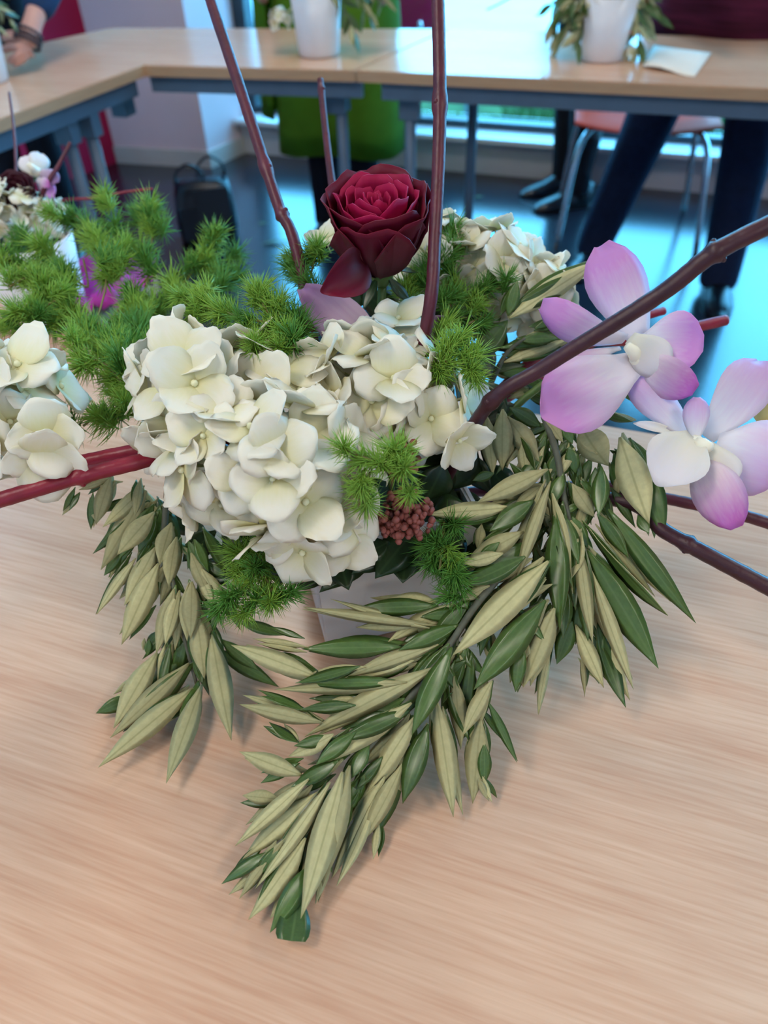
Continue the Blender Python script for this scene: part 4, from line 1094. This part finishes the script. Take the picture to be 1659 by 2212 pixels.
twig('thin red twig pointing right across the table legs at the left', [t3, D(120, 440, dN), D(200, 428, dN), D(270, 415, dN), D(330, 408, dN)], (.0020, .0014), (.9,), M_twig_bright, seed=26)
q = [U(140, 590, .004), U(345, 592, .004), U(318, 690, .004), U(150, 720, .004)]
rows = [[q[0].lerp(q[1], j / 10).lerp(q[3].lerp(q[2], j / 10), i / 10) + V((0, 0, .022 + .045 * noise.noise(V((i * .6, j * .6, 3))))) for j in range(11)] for i in range(11)]
o = put('tissue_paper', shell('tissue_paper', rows, .0008, [M_magenta, M_magenta])); tag(o, 'crumpled magenta tissue paper seen through the fern', 'paper')

# ------------------------------------------------------------------ bag on the floor
bb = UZ(455, 512, 0)
bag = thing('handbag', 'black leather handbag standing on the dark floor with two loop handles', 'bag', bb)
Mb = Matrix.Translation(bb) @ Matrix.Rotation(math.radians(12), 4, 'Z') @ Matrix.Scale(.88, 4)
bm = bmesh.new()
prof = [(.125, .075, .0), (.132, .082, .06), (.128, .078, .14), (.122, .06, .20), (.112, .035, .245)]
rg = []
for a, b_, z in prof:
    ring = []
    for k in range(20):
        t = 2 * PI * k / 20; cx, sx = math.cos(t), math.sin(t)
        ring.append(bm.verts.new((a * abs(cx) ** .45 * (1 if cx > 0 else -1), b_ * abs(sx) ** .6 * (1 if sx > 0 else -1), z + (.012 * math.sin(3 * t) if z > .2 else 0))))
    rg.append(ring)
for r0, r1 in zip(rg, rg[1:]):
    for k in range(20): bm.faces.new((r0[k], r0[(k + 1) % 20], r1[(k + 1) % 20], r1[k]))
bm.faces.new(rg[0][::-1]); bm.faces.new(rg[-1])
me = bpy.data.meshes.new('bag_body'); bm.to_mesh(me); bm.free(); me.polygons.foreach_set('use_smooth', [True] * len(me.polygons))
put('bag_body', me, bag, Mb, M_leather)
for s, x0 in ((-1, -.045), (1, .05)):
    put('handle', MB().tube(curve([(x0 - .05, s * .03, .21), (x0 - .055, s * .035, .285), (x0, s * .04, .325), (x0 + .055, s * .035, .285), (x0 + .05, s * .03, .21)], 6), .006, 8).me('handle'), bag, Mb, M_leather)
put('flap', MB().box((.03, -.078, .15), (.14, .008, .16), Matrix.Rotation(math.radians(-8), 3, 'X')).me('flap', False), bag, Mb, M_leather)
put('clasp', MB().ball((.03, -.088, .10), (.009, .005, .009), 10, 6).me('clasp'), bag, Mb, M_chrome)
put('pocket', MB().box((-.07, -.082, .09), (.08, .012, .13), Matrix.Rotation(math.radians(-5), 3, 'X')).me('pocket', False), bag, Mb, M_leather)

# fallen leaves and scraps on the floor
for i, (x, y, lb) in enumerate(((597, 525, 'green leaf lying on the blue shining floor right of the bag'), (568, 482, 'tiny leaf scrap on the floor above the larger fallen leaf'), (1034, 427, 'small dark leaf on the floor left of the black boots'))):
    P = UZ(x, y, .004); s = (.055, .02, .025)[i]
    o = put('fallen_leaf', OL[i], None, leaf_matrix(P - V((s, 0, 0)), P + V((s, .01, 0)), s * .5, 1, 0, V((0, 0, 1))))
    tag(o, lb, 'leaf', 'leaves fallen on the floor')

# ------------------------------------------------------------------ chairs
def chair(label, loc, rz, m, group='plastic shell chairs', back=True):
    th = thing('shell_chair', label, 'chair', loc, group)
    Mx = Matrix.Translation(loc) @ Matrix.Rotation(rz, 4, 'Z') @ Matrix.Diagonal((1.12, 1.0, .92, 1))
    rows = [[V((x * .21 * (1 - .1 * (y > .8)), y * .21, .45 + .03 * x * x - .015 * math.sin((y + 1) * 1.5) - (.03 * max(0, -y - .6)))) for x in [k / 5 - 1 for k in range(11)]] for y in [k / 5 - 1 for k in range(11)]]
    put('seat', shell('seat', rows, .007, [m, m]), th, Mx)
    rows = [[V((x * .20 * (1 - .12 * t * t), .21 + .05 * t - .04 * x * x + .02, .50 + .34 * t - .03 * x * x * t)) for x in [k / 5 - 1 for k in range(11)]] for t in [k / 8 for k in range(9)]]
    put('backrest', shell('backrest', rows, .007, [m, m]), th, Mx)
    for sx in (-1, 1):
        for sy in (-1, 1):
            put('leg', MB().tube(curve([(sx * .15, sy * .13, .435), (sx * .19, sy * .18, .36), (sx * .22, sy * .22, .003)], 4), .010, 8).me('leg'), th, Mx, M_chrome)
    put('seat_frame', MB().tube([(-.15, -.13, .43), (.15, -.13, .43), (.15, .13, .43), (-.15, .13, .43), (-.15, -.13, .43)], .009, 8).me('seat_frame'), th, Mx, M_chrome)
    put('back_support', MB().tube(curve([(-.12, .13, .43), (-.12, .23, .46), (-.12, .255, .60)], 4), .009, 8).tube(curve([(.12, .13, .43), (.12, .23, .46), (.12, .255, .60)], 4), .009, 8).me('back_support'), th, Mx, M_chrome)
    return th
ca = UZ(1375, 280, .45) + E2 * .33; chair('orange plastic chair under the far table behind the denim legs', V((ca.x, ca.y, 0)), ROT + math.radians(8), M_orange)
cb = UZ(892, 60, .62) ; cb = D(892, 40, 3.55); chair('crimson chair with its backrest right of the green coat', V((cb.x - .02, cb.y, 0)), ROT + PI, M_crimson)

# ------------------------------------------------------------------ people
def skin(name, verts, edges, rad, m, parent, M, root=0, sub=2):
    me = bpy.data.meshes.new(name); me.from_pydata([tuple(v) for v in verts], edges, [])
    o = put(name, me, parent, M, m)
    sk = o.modifiers.new('Skin', 'SKIN'); sk.use_smooth_shade = True; sk.branch_smoothing = .6
    for i, r in enumerate(rad):
        d_ = me.skin_vertices[0].data[i]; d_.radius = r if isinstance(r, tuple) else (r, r); d_.use_root = (i == root)
    sb = o.modifiers.new('Subdivision', 'SUBSURF'); sb.levels = 1; sb.render_levels = sub
    return o
def chainmesh(*chains):
    """chains of (point, radius) sharing points by position -> verts, edges, radii"""
    vs, rs, es, ix = [], [], [], {}
    for ch in chains:
        last = None
        for P, r in ch:
            key = tuple(round(c, 4) for c in P)
            if key not in ix: ix[key] = len(vs); vs.append(V(P)); rs.append(r)
            if last is not None and last != ix[key]: es.append((last, ix[key]))
            last = ix[key]
    return vs, es, rs

def person(label, loc, rz, J, clothes, height_note=None, hair=True):
    """J: joints in local metres (x to the person's left, -y forward); clothes: list of (name, chains, material)"""
    loc = V((loc[0], loc[1], 0))
    th = thing('person', label, 'person', loc, 'people around the tables')
    Mx = Matrix.Translation(loc) @ Matrix.Rotation(rz, 4, 'Z')
    g = lambda k: V(J[k])
    pelvis, chest, neck, head = g('pelvis'), g('chest'), g('neck'), g('head')
    waist = pelvis.lerp(chest, .5)
    top = [(pelvis, .11), (waist, .10), (chest, .115), (neck, .05), (head - V((0, 0, .03)), .06)]
    chains = [top]
    for s in 'lr':
        sh, el, wr = g('sh_' + s), g('el_' + s), g('wr_' + s)
        hip, kn, an = g('hip_' + s), g('kn_' + s), g('an_' + s)
        tip = wr + (wr - el).normalized() * .075
        chains.append([(chest, .115), (sh, .05), (sh.lerp(el, .5), .042), (el, .036), (el.lerp(wr, .5), .032), (wr, .024), (tip, (.032, .016))])
        chains.append([(pelvis, .11), (hip, .078), (hip.lerp(kn, .5), .07), (kn, .052), (kn.lerp(an, .45), .045), (an + V((0, 0, .06)), .028), (an + V((0, 0, -.03)), .022)])
    vs, es, rs = chainmesh(*chains)
    skin('body', vs, es, rs, M_skin, th, Mx)
    # head with face
    hb = MB(); hc = head + V((0, 0, .07))
    hb.ball(hc, (.075, .092, .115), 20, 14); hb.ball(hc + V((0, -.092, -.015)), (.013, .018, .022), 8, 6)
    for s in (-1, 1): hb.ball(hc + V((s * .076, .005, -.01)), (.012, .02, .03), 8, 6)
    hd = put('head', hb.me('head'), th, Mx, M_skin)
    put('eyes', MB().ball(hc + V((.03, -.083, .008)), .011, 8, 6).ball(hc + V((-.03, -.083, .008)), .011, 8, 6).me('eyes'), hd, Mx, M_white_gloss)
    put('mouth', MB().ball(hc + V((0, -.083, -.055)), (.024, .008, .006), 10, 6).me('mouth'), hd, Mx, M_red_wall)
    hr = MB()
    for k in range(9): hr.ball(hc + V((.055 * math.cos(k * .7), .03 + .04 * math.sin(k * .7), .05 + .02 * (k % 3))), (.05, .055, .055), 10, 7)
    put('hair', hr.me('hair'), hd, Mx, M_hair)
    for nm, ch, m in clothes:
        vs, es, rs = chainmesh(*ch)
        skin(nm, vs, es, rs, m, th, Mx)
    return th, Mx

def shoe(parent, Mx, an, m, toe=V((0, -1, 0)), h=.075, name='shoe', shaft=0):
    t = toe.normalized(); s = V((-t.y, t.x, 0)); b = MB(); rows = []
    a = V((an[0], an[1], 0))
    for (f, wd, ht) in ((-.075, .028, .05), (-.065, .036, h), (-.02, .038, h + .01), (.03, .040, h * .85), (.09, .044, .05), (.14, .042, .038), (.175, .03, .026), (.19, .012, .014)):
        c = a + t * f
        rows.append([c - s * wd + V((0, 0, .003)), c - s * wd + V((0, 0, ht * .5)), c - s * wd * .55 + V((0, 0, ht * .95)), c + V((0, 0, ht)), c + s * wd * .55 + V((0, 0, ht * .95)), c + s * wd + V((0, 0, ht * .5)), c + s * wd + V((0, 0, .003))])
    n = 7; vs = [p for r in rows for p in r]; fs = []
    for i in range(len(rows) - 1):
        for k in range(n):
            k2 = (k + 1) % n; fs.append((i * n + k, i * n + k2, (i + 1) * n + k2, (i + 1) * n + k))
    fs.append(tuple(range(n))); fs.append(tuple((len(rows) - 1) * n + k for k in range(n - 1, -1, -1)))
    b.add(vs, fs)
    if shaft: b.tube([a + V((0, 0, .03)), a + V((0, 0, .12)), a + V((0, 0, .25)) - t * .008, a + V((0, 0, shaft)) - t * .006], [.044, .046, .056, .062], 14)
    bm = put(name, b.me(name), parent, Mx, m)
    if not shaft: put('sock', MB().tube([a + V((0, 0, .04)), a + V((0, 0, .10)), a + V((0, 0, .20))], [.040, .041, .046], 12).me('sock'), bm, Mx, M_black_cloth)
    return bm

def std(J=None, h=1.65, stance=.09):
    k = h / 1.70
    B = dict(pelvis=(0, 0, .93 * k), chest=(0, 0, 1.28 * k), neck=(0, -.01, 1.44 * k), head=(0, -.02, 1.50 * k),
             sh_l=(.17, 0, 1.37 * k), sh_r=(-.17, 0, 1.37 * k), el_l=(.22, .02, 1.09 * k), el_r=(-.22, .02, 1.09 * k), wr_l=(.20, -.10, .88 * k), wr_r=(-.20, -.10, .88 * k),
             hip_l=(stance, 0, .87 * k), hip_r=(-stance, 0, .87 * k), kn_l=(stance, -.01, .48 * k), kn_r=(-stance, -.01, .48 * k), an_l=(stance, .01, .085), an_r=(-stance, .01, .085))
    if J: B.update(J)
    return B
def trousers(J, m, r=(.12, .10, .066, .058), name='trousers', low=.0):
    c = []
    for s in 'lr':
        hip, kn, an = V(J['hip_' + s]), V(J['kn_' + s]), V(J['an_' + s])
        c.append([(V(J['pelvis']), r[0]), (hip, r[1]), (hip.lerp(kn, .5), (r[1] + r[2]) / 2), (kn, r[2]), (kn.lerp(an, .5), (r[2] + r[3]) / 2), (an + V((0, 0, low)), r[3]), (an + V((0, 0, low - .03)), r[3]), (an + V((0, 0, low - .07)), r[3])])
    return (name, c, m)
def jumper(J, m, r=(.145, .14, .15, .065, .05), name='top', hem=None):
    pel, che, nk = V(J['pelvis']), V(J['chest']), V(J['neck'])
    base = pel + V((0, 0, .0)) if hem is None else V((pel.x, pel.y, hem))
    c = [[(base, r[0]), (base.lerp(che, .5), r[1]), (che, r[2]), (nk - V((0, 0, .03)), .07)]]
    for s in 'lr':
        sh, el, wr = V(J['sh_' + s]), V(J['el_' + s]), V(J['wr_' + s])
        c.append([(che, r[2]), (sh, r[3] + .01), (sh.lerp(el, .5), r[3]), (el, r[3] - .008), (el.lerp(wr, .55), r[4]), (el.lerp(wr, .92), r[4] - .008)])
    return (name, c, m)

# green coat, behind the corner table
gp = UZ(750, 503, 0)
J = std(h=1.62, stance=.075)
th, Mx = person('person in a long lime green coat and black trousers behind the corner table', (gp.x, gp.y), ROT + .1, J, [trousers(J, M_black_cloth), jumper(J, M_green_cloth, (.16, .15, .155, .065, .055))])
rows = []
for i in range(13):
    t = i / 12; z = 1.22 - t * (1.22 - .325); rx = .185 + .05 * t; ry = .135 + .04 * t
    rows.append([V((rx * math.cos(a) * (1 + .03 * math.sin(7 * a) * t), ry * math.sin(a) * (1 + .05 * math.sin(6 * a + 1) * t), z + .012 * math.sin(3 * a) * t)) for a in [2 * PI * k / 40 + PI / 2 + .05 for k in range(41)]])
put('coat_skirt', shell('coat_skirt', rows, .006, [M_green_cloth, M_green_cloth]), th, Mx)
rows = [[V((-.20 - .07 * math.sin(PI * s) - .02 * t, -.08 + .16 * s, .95 - .53 * t)) for s in [k / 8 for k in range(9)]] for t in [k / 8 for k in range(9)]]
put('coat_flap', shell('coat_flap', rows, .008, [M_green_cloth, M_green_cloth]), th, Mx)
for s in 'lr': shoe(th, Mx, J['an_' + s], M_boot)
# black boots by the window
bp = UZ(1222, 428, 0)
J = std(h=1.66, stance=.085)
th, Mx = person('person in tall black boots and a teal top near the window', (bp.x, bp.y), ROT - math.radians(60), J, [trousers(J, M_black_cloth, (.12, .098, .064, .05), low=.02), jumper(J, M_teal)])
for s in 'lr': shoe(th, Mx, J['an_' + s], M_boot, h=.09, name='boot', shaft=.36, toe=V((.12, -1, 0)))
# denim legs and maroon top
f1, f2 = UZ(1278, 572, 0), UZ(1543, 638, 0)
hc_ = (f1 + f2) / 2 + E2 * .08 + E1 * .06
rzp = ROT
Rinv = Matrix.Rotation(-rzp, 3, 'Z')
l1 = Rinv @ (f1 - hc_); l2 = Rinv @ (f2 - hc_)
kx1 = l1.x * .62; kx2 = l2.x * .86
J = std(dict(hip_r=(-.085, 0, .86), hip_l=(.095, 0, .86), kn_r=(kx1, l1.y * .5 - .03, .47), kn_l=(kx2, l2.y * .5 - .03, .47), an_r=(l1.x, l1.y + .02, .085), an_l=(l2.x, l2.y + .02, .085),
             chest=(0.03, -.12, 1.24), neck=(.03, -.2, 1.38), head=(.03, -.24, 1.43), sh_l=(.20, -.14, 1.32), sh_r=(-.14, -.16, 1.32), el_l=(.30, -.22, 1.06), el_r=(-.22, -.24, 1.05), wr_l=(.25, -.38, .92), wr_r=(-.10, -.40, .92)), h=1.7)
th, Mx = person('person in dark blue jeans and a maroon top leaning over the far table', (hc_.x, hc_.y), rzp, J, [trousers(J, M_denim, (.13, .108, .082, .066)), jumper(J, M_maroon, (.195, .175, .165, .07, .055), hem=.82)])
rows = []
for i in range(11):
    t = i / 10; z = 1.14 - t * .42; rx = .19 + .075 * t; ry = .15 + .05 * t
    rows.append([V((.03 * (1 - t) + .02 + rx * math.cos(a), -.10 * (1 - t) + ry * math.sin(a) * (1 + .03 * math.sin(7 * a)), z + .012 * math.sin(2 * a) * t)) for a in [2 * PI * k / 40 for k in range(41)]])
put('shirt_hem', shell('shirt_hem', rows, .006, [M_maroon, M_maroon]), th, Mx)
for s in 'lr': shoe(th, Mx, J['an_' + s], M_boot, toe=V((-.25 if s == 'r' else .1, -1, 0)))
# person at the left with the hand on a pot
hp = U(38, 108, .05)
lp_ = UZ(55, 300, .40)
rzl = math.radians(20)
lb_ = V((lp_.x - .02, lp_.y, 0))
Rl = Matrix.Rotation(-rzl, 3, 'Z')
wrw = D(62, 78, depth(hp))
wl = Rl @ (V((wrw.x, wrw.y, wrw.z)) - lb_)
el_w = V((wl.x + .10, wl.y + .17, wl.z + .12)); wb = wl + (el_w - wl).normalized() * .045
J = std(dict(wr_l=tuple(wb), el_l=tuple(el_w), wr_r=(-.05, wl.y, wl.z + .05)), h=1.65, stance=.07)
th, Mx = person('person in a navy sleeve at the left edge, hand around a white pot', (lb_.x, lb_.y), rzl, J, [trousers(J, M_black_cloth, (.12, .098, .066, .06)), jumper(J, M_navy_cloth, (.145, .14, .15, .065, .045))])
for s in 'lr': shoe(th, Mx, J['an_' + s], M_boot)
hd_ = depth(hp)
def HD(x, y, dz=0.0): return D(x, y, hd_ + dz)
fing = []
palm = [(HD(62, 78), .022), (HD(58, 100), .026), (HD(52, 112), .026)]
fing.append(palm)
fing.append([(HD(52, 112), .026), (HD(46, 88), .012), (HD(28, 80, -.012), .0105), (HD(4, 84, -.005), .009)])
fing.append([(HD(52, 112), .026), (HD(44, 104, -.016), .012), (HD(24, 100, -.02), .0105), (HD(4, 110, -.008), .009)])
fing.append([(HD(52, 112), .026), (HD(48, 116, -.016), .012), (HD(34, 122, -.018), .010), (HD(17, 134, -.006), .0085)])
fing.append([(HD(52, 112), .026), (HD(54, 124, -.008), .010), (HD(42, 132, -.01), .009), (HD(28, 140, -.002), .0075)])
fing.append([(HD(58, 100), .026), (HD(46, 82, .03), .012), (HD(26, 74, .045), .011), (HD(8, 76, .045), .009)])
vs, es, rs_ = chainmesh(*fing)
skin('hand', vs, es, rs_, M_skin, th, None)
bc = MB()
c0, c1 = HD(66, 66), HD(58, 98); ax = (c1 - c0).normalized(); x_ = ax.orthogonal().normalized(); y_ = ax.cross(x_)
for off in (.006, .018, .03):
    for k in range(22):
        a = 2 * PI * k / 22; bc.ball(HD(62, 78) + ax * (off - .012) + (x_ * math.cos(a) + y_ * math.sin(a)) * .030, .0048, 6, 4)
put('bracelet', bc.me('bracelet'), th, None, M_bead)
b4 = U(-38, 178, 0)
round_pot('flower_pot', 'white round pot held by the hand at the left edge', b4, .062, .078, .15)
foliage('foliage_sprays', 'green leaf sprays in the pot held at the left edge', b4 + V((0, 0, .14)),
        [D(20, 20, depth(b4)), D(30, 48, depth(b4) - .03), D(5, -20, depth(b4)), D(-60, -10, depth(b4)), D(0, 60, depth(b4) - .06)], rb, .05, .012, 9)
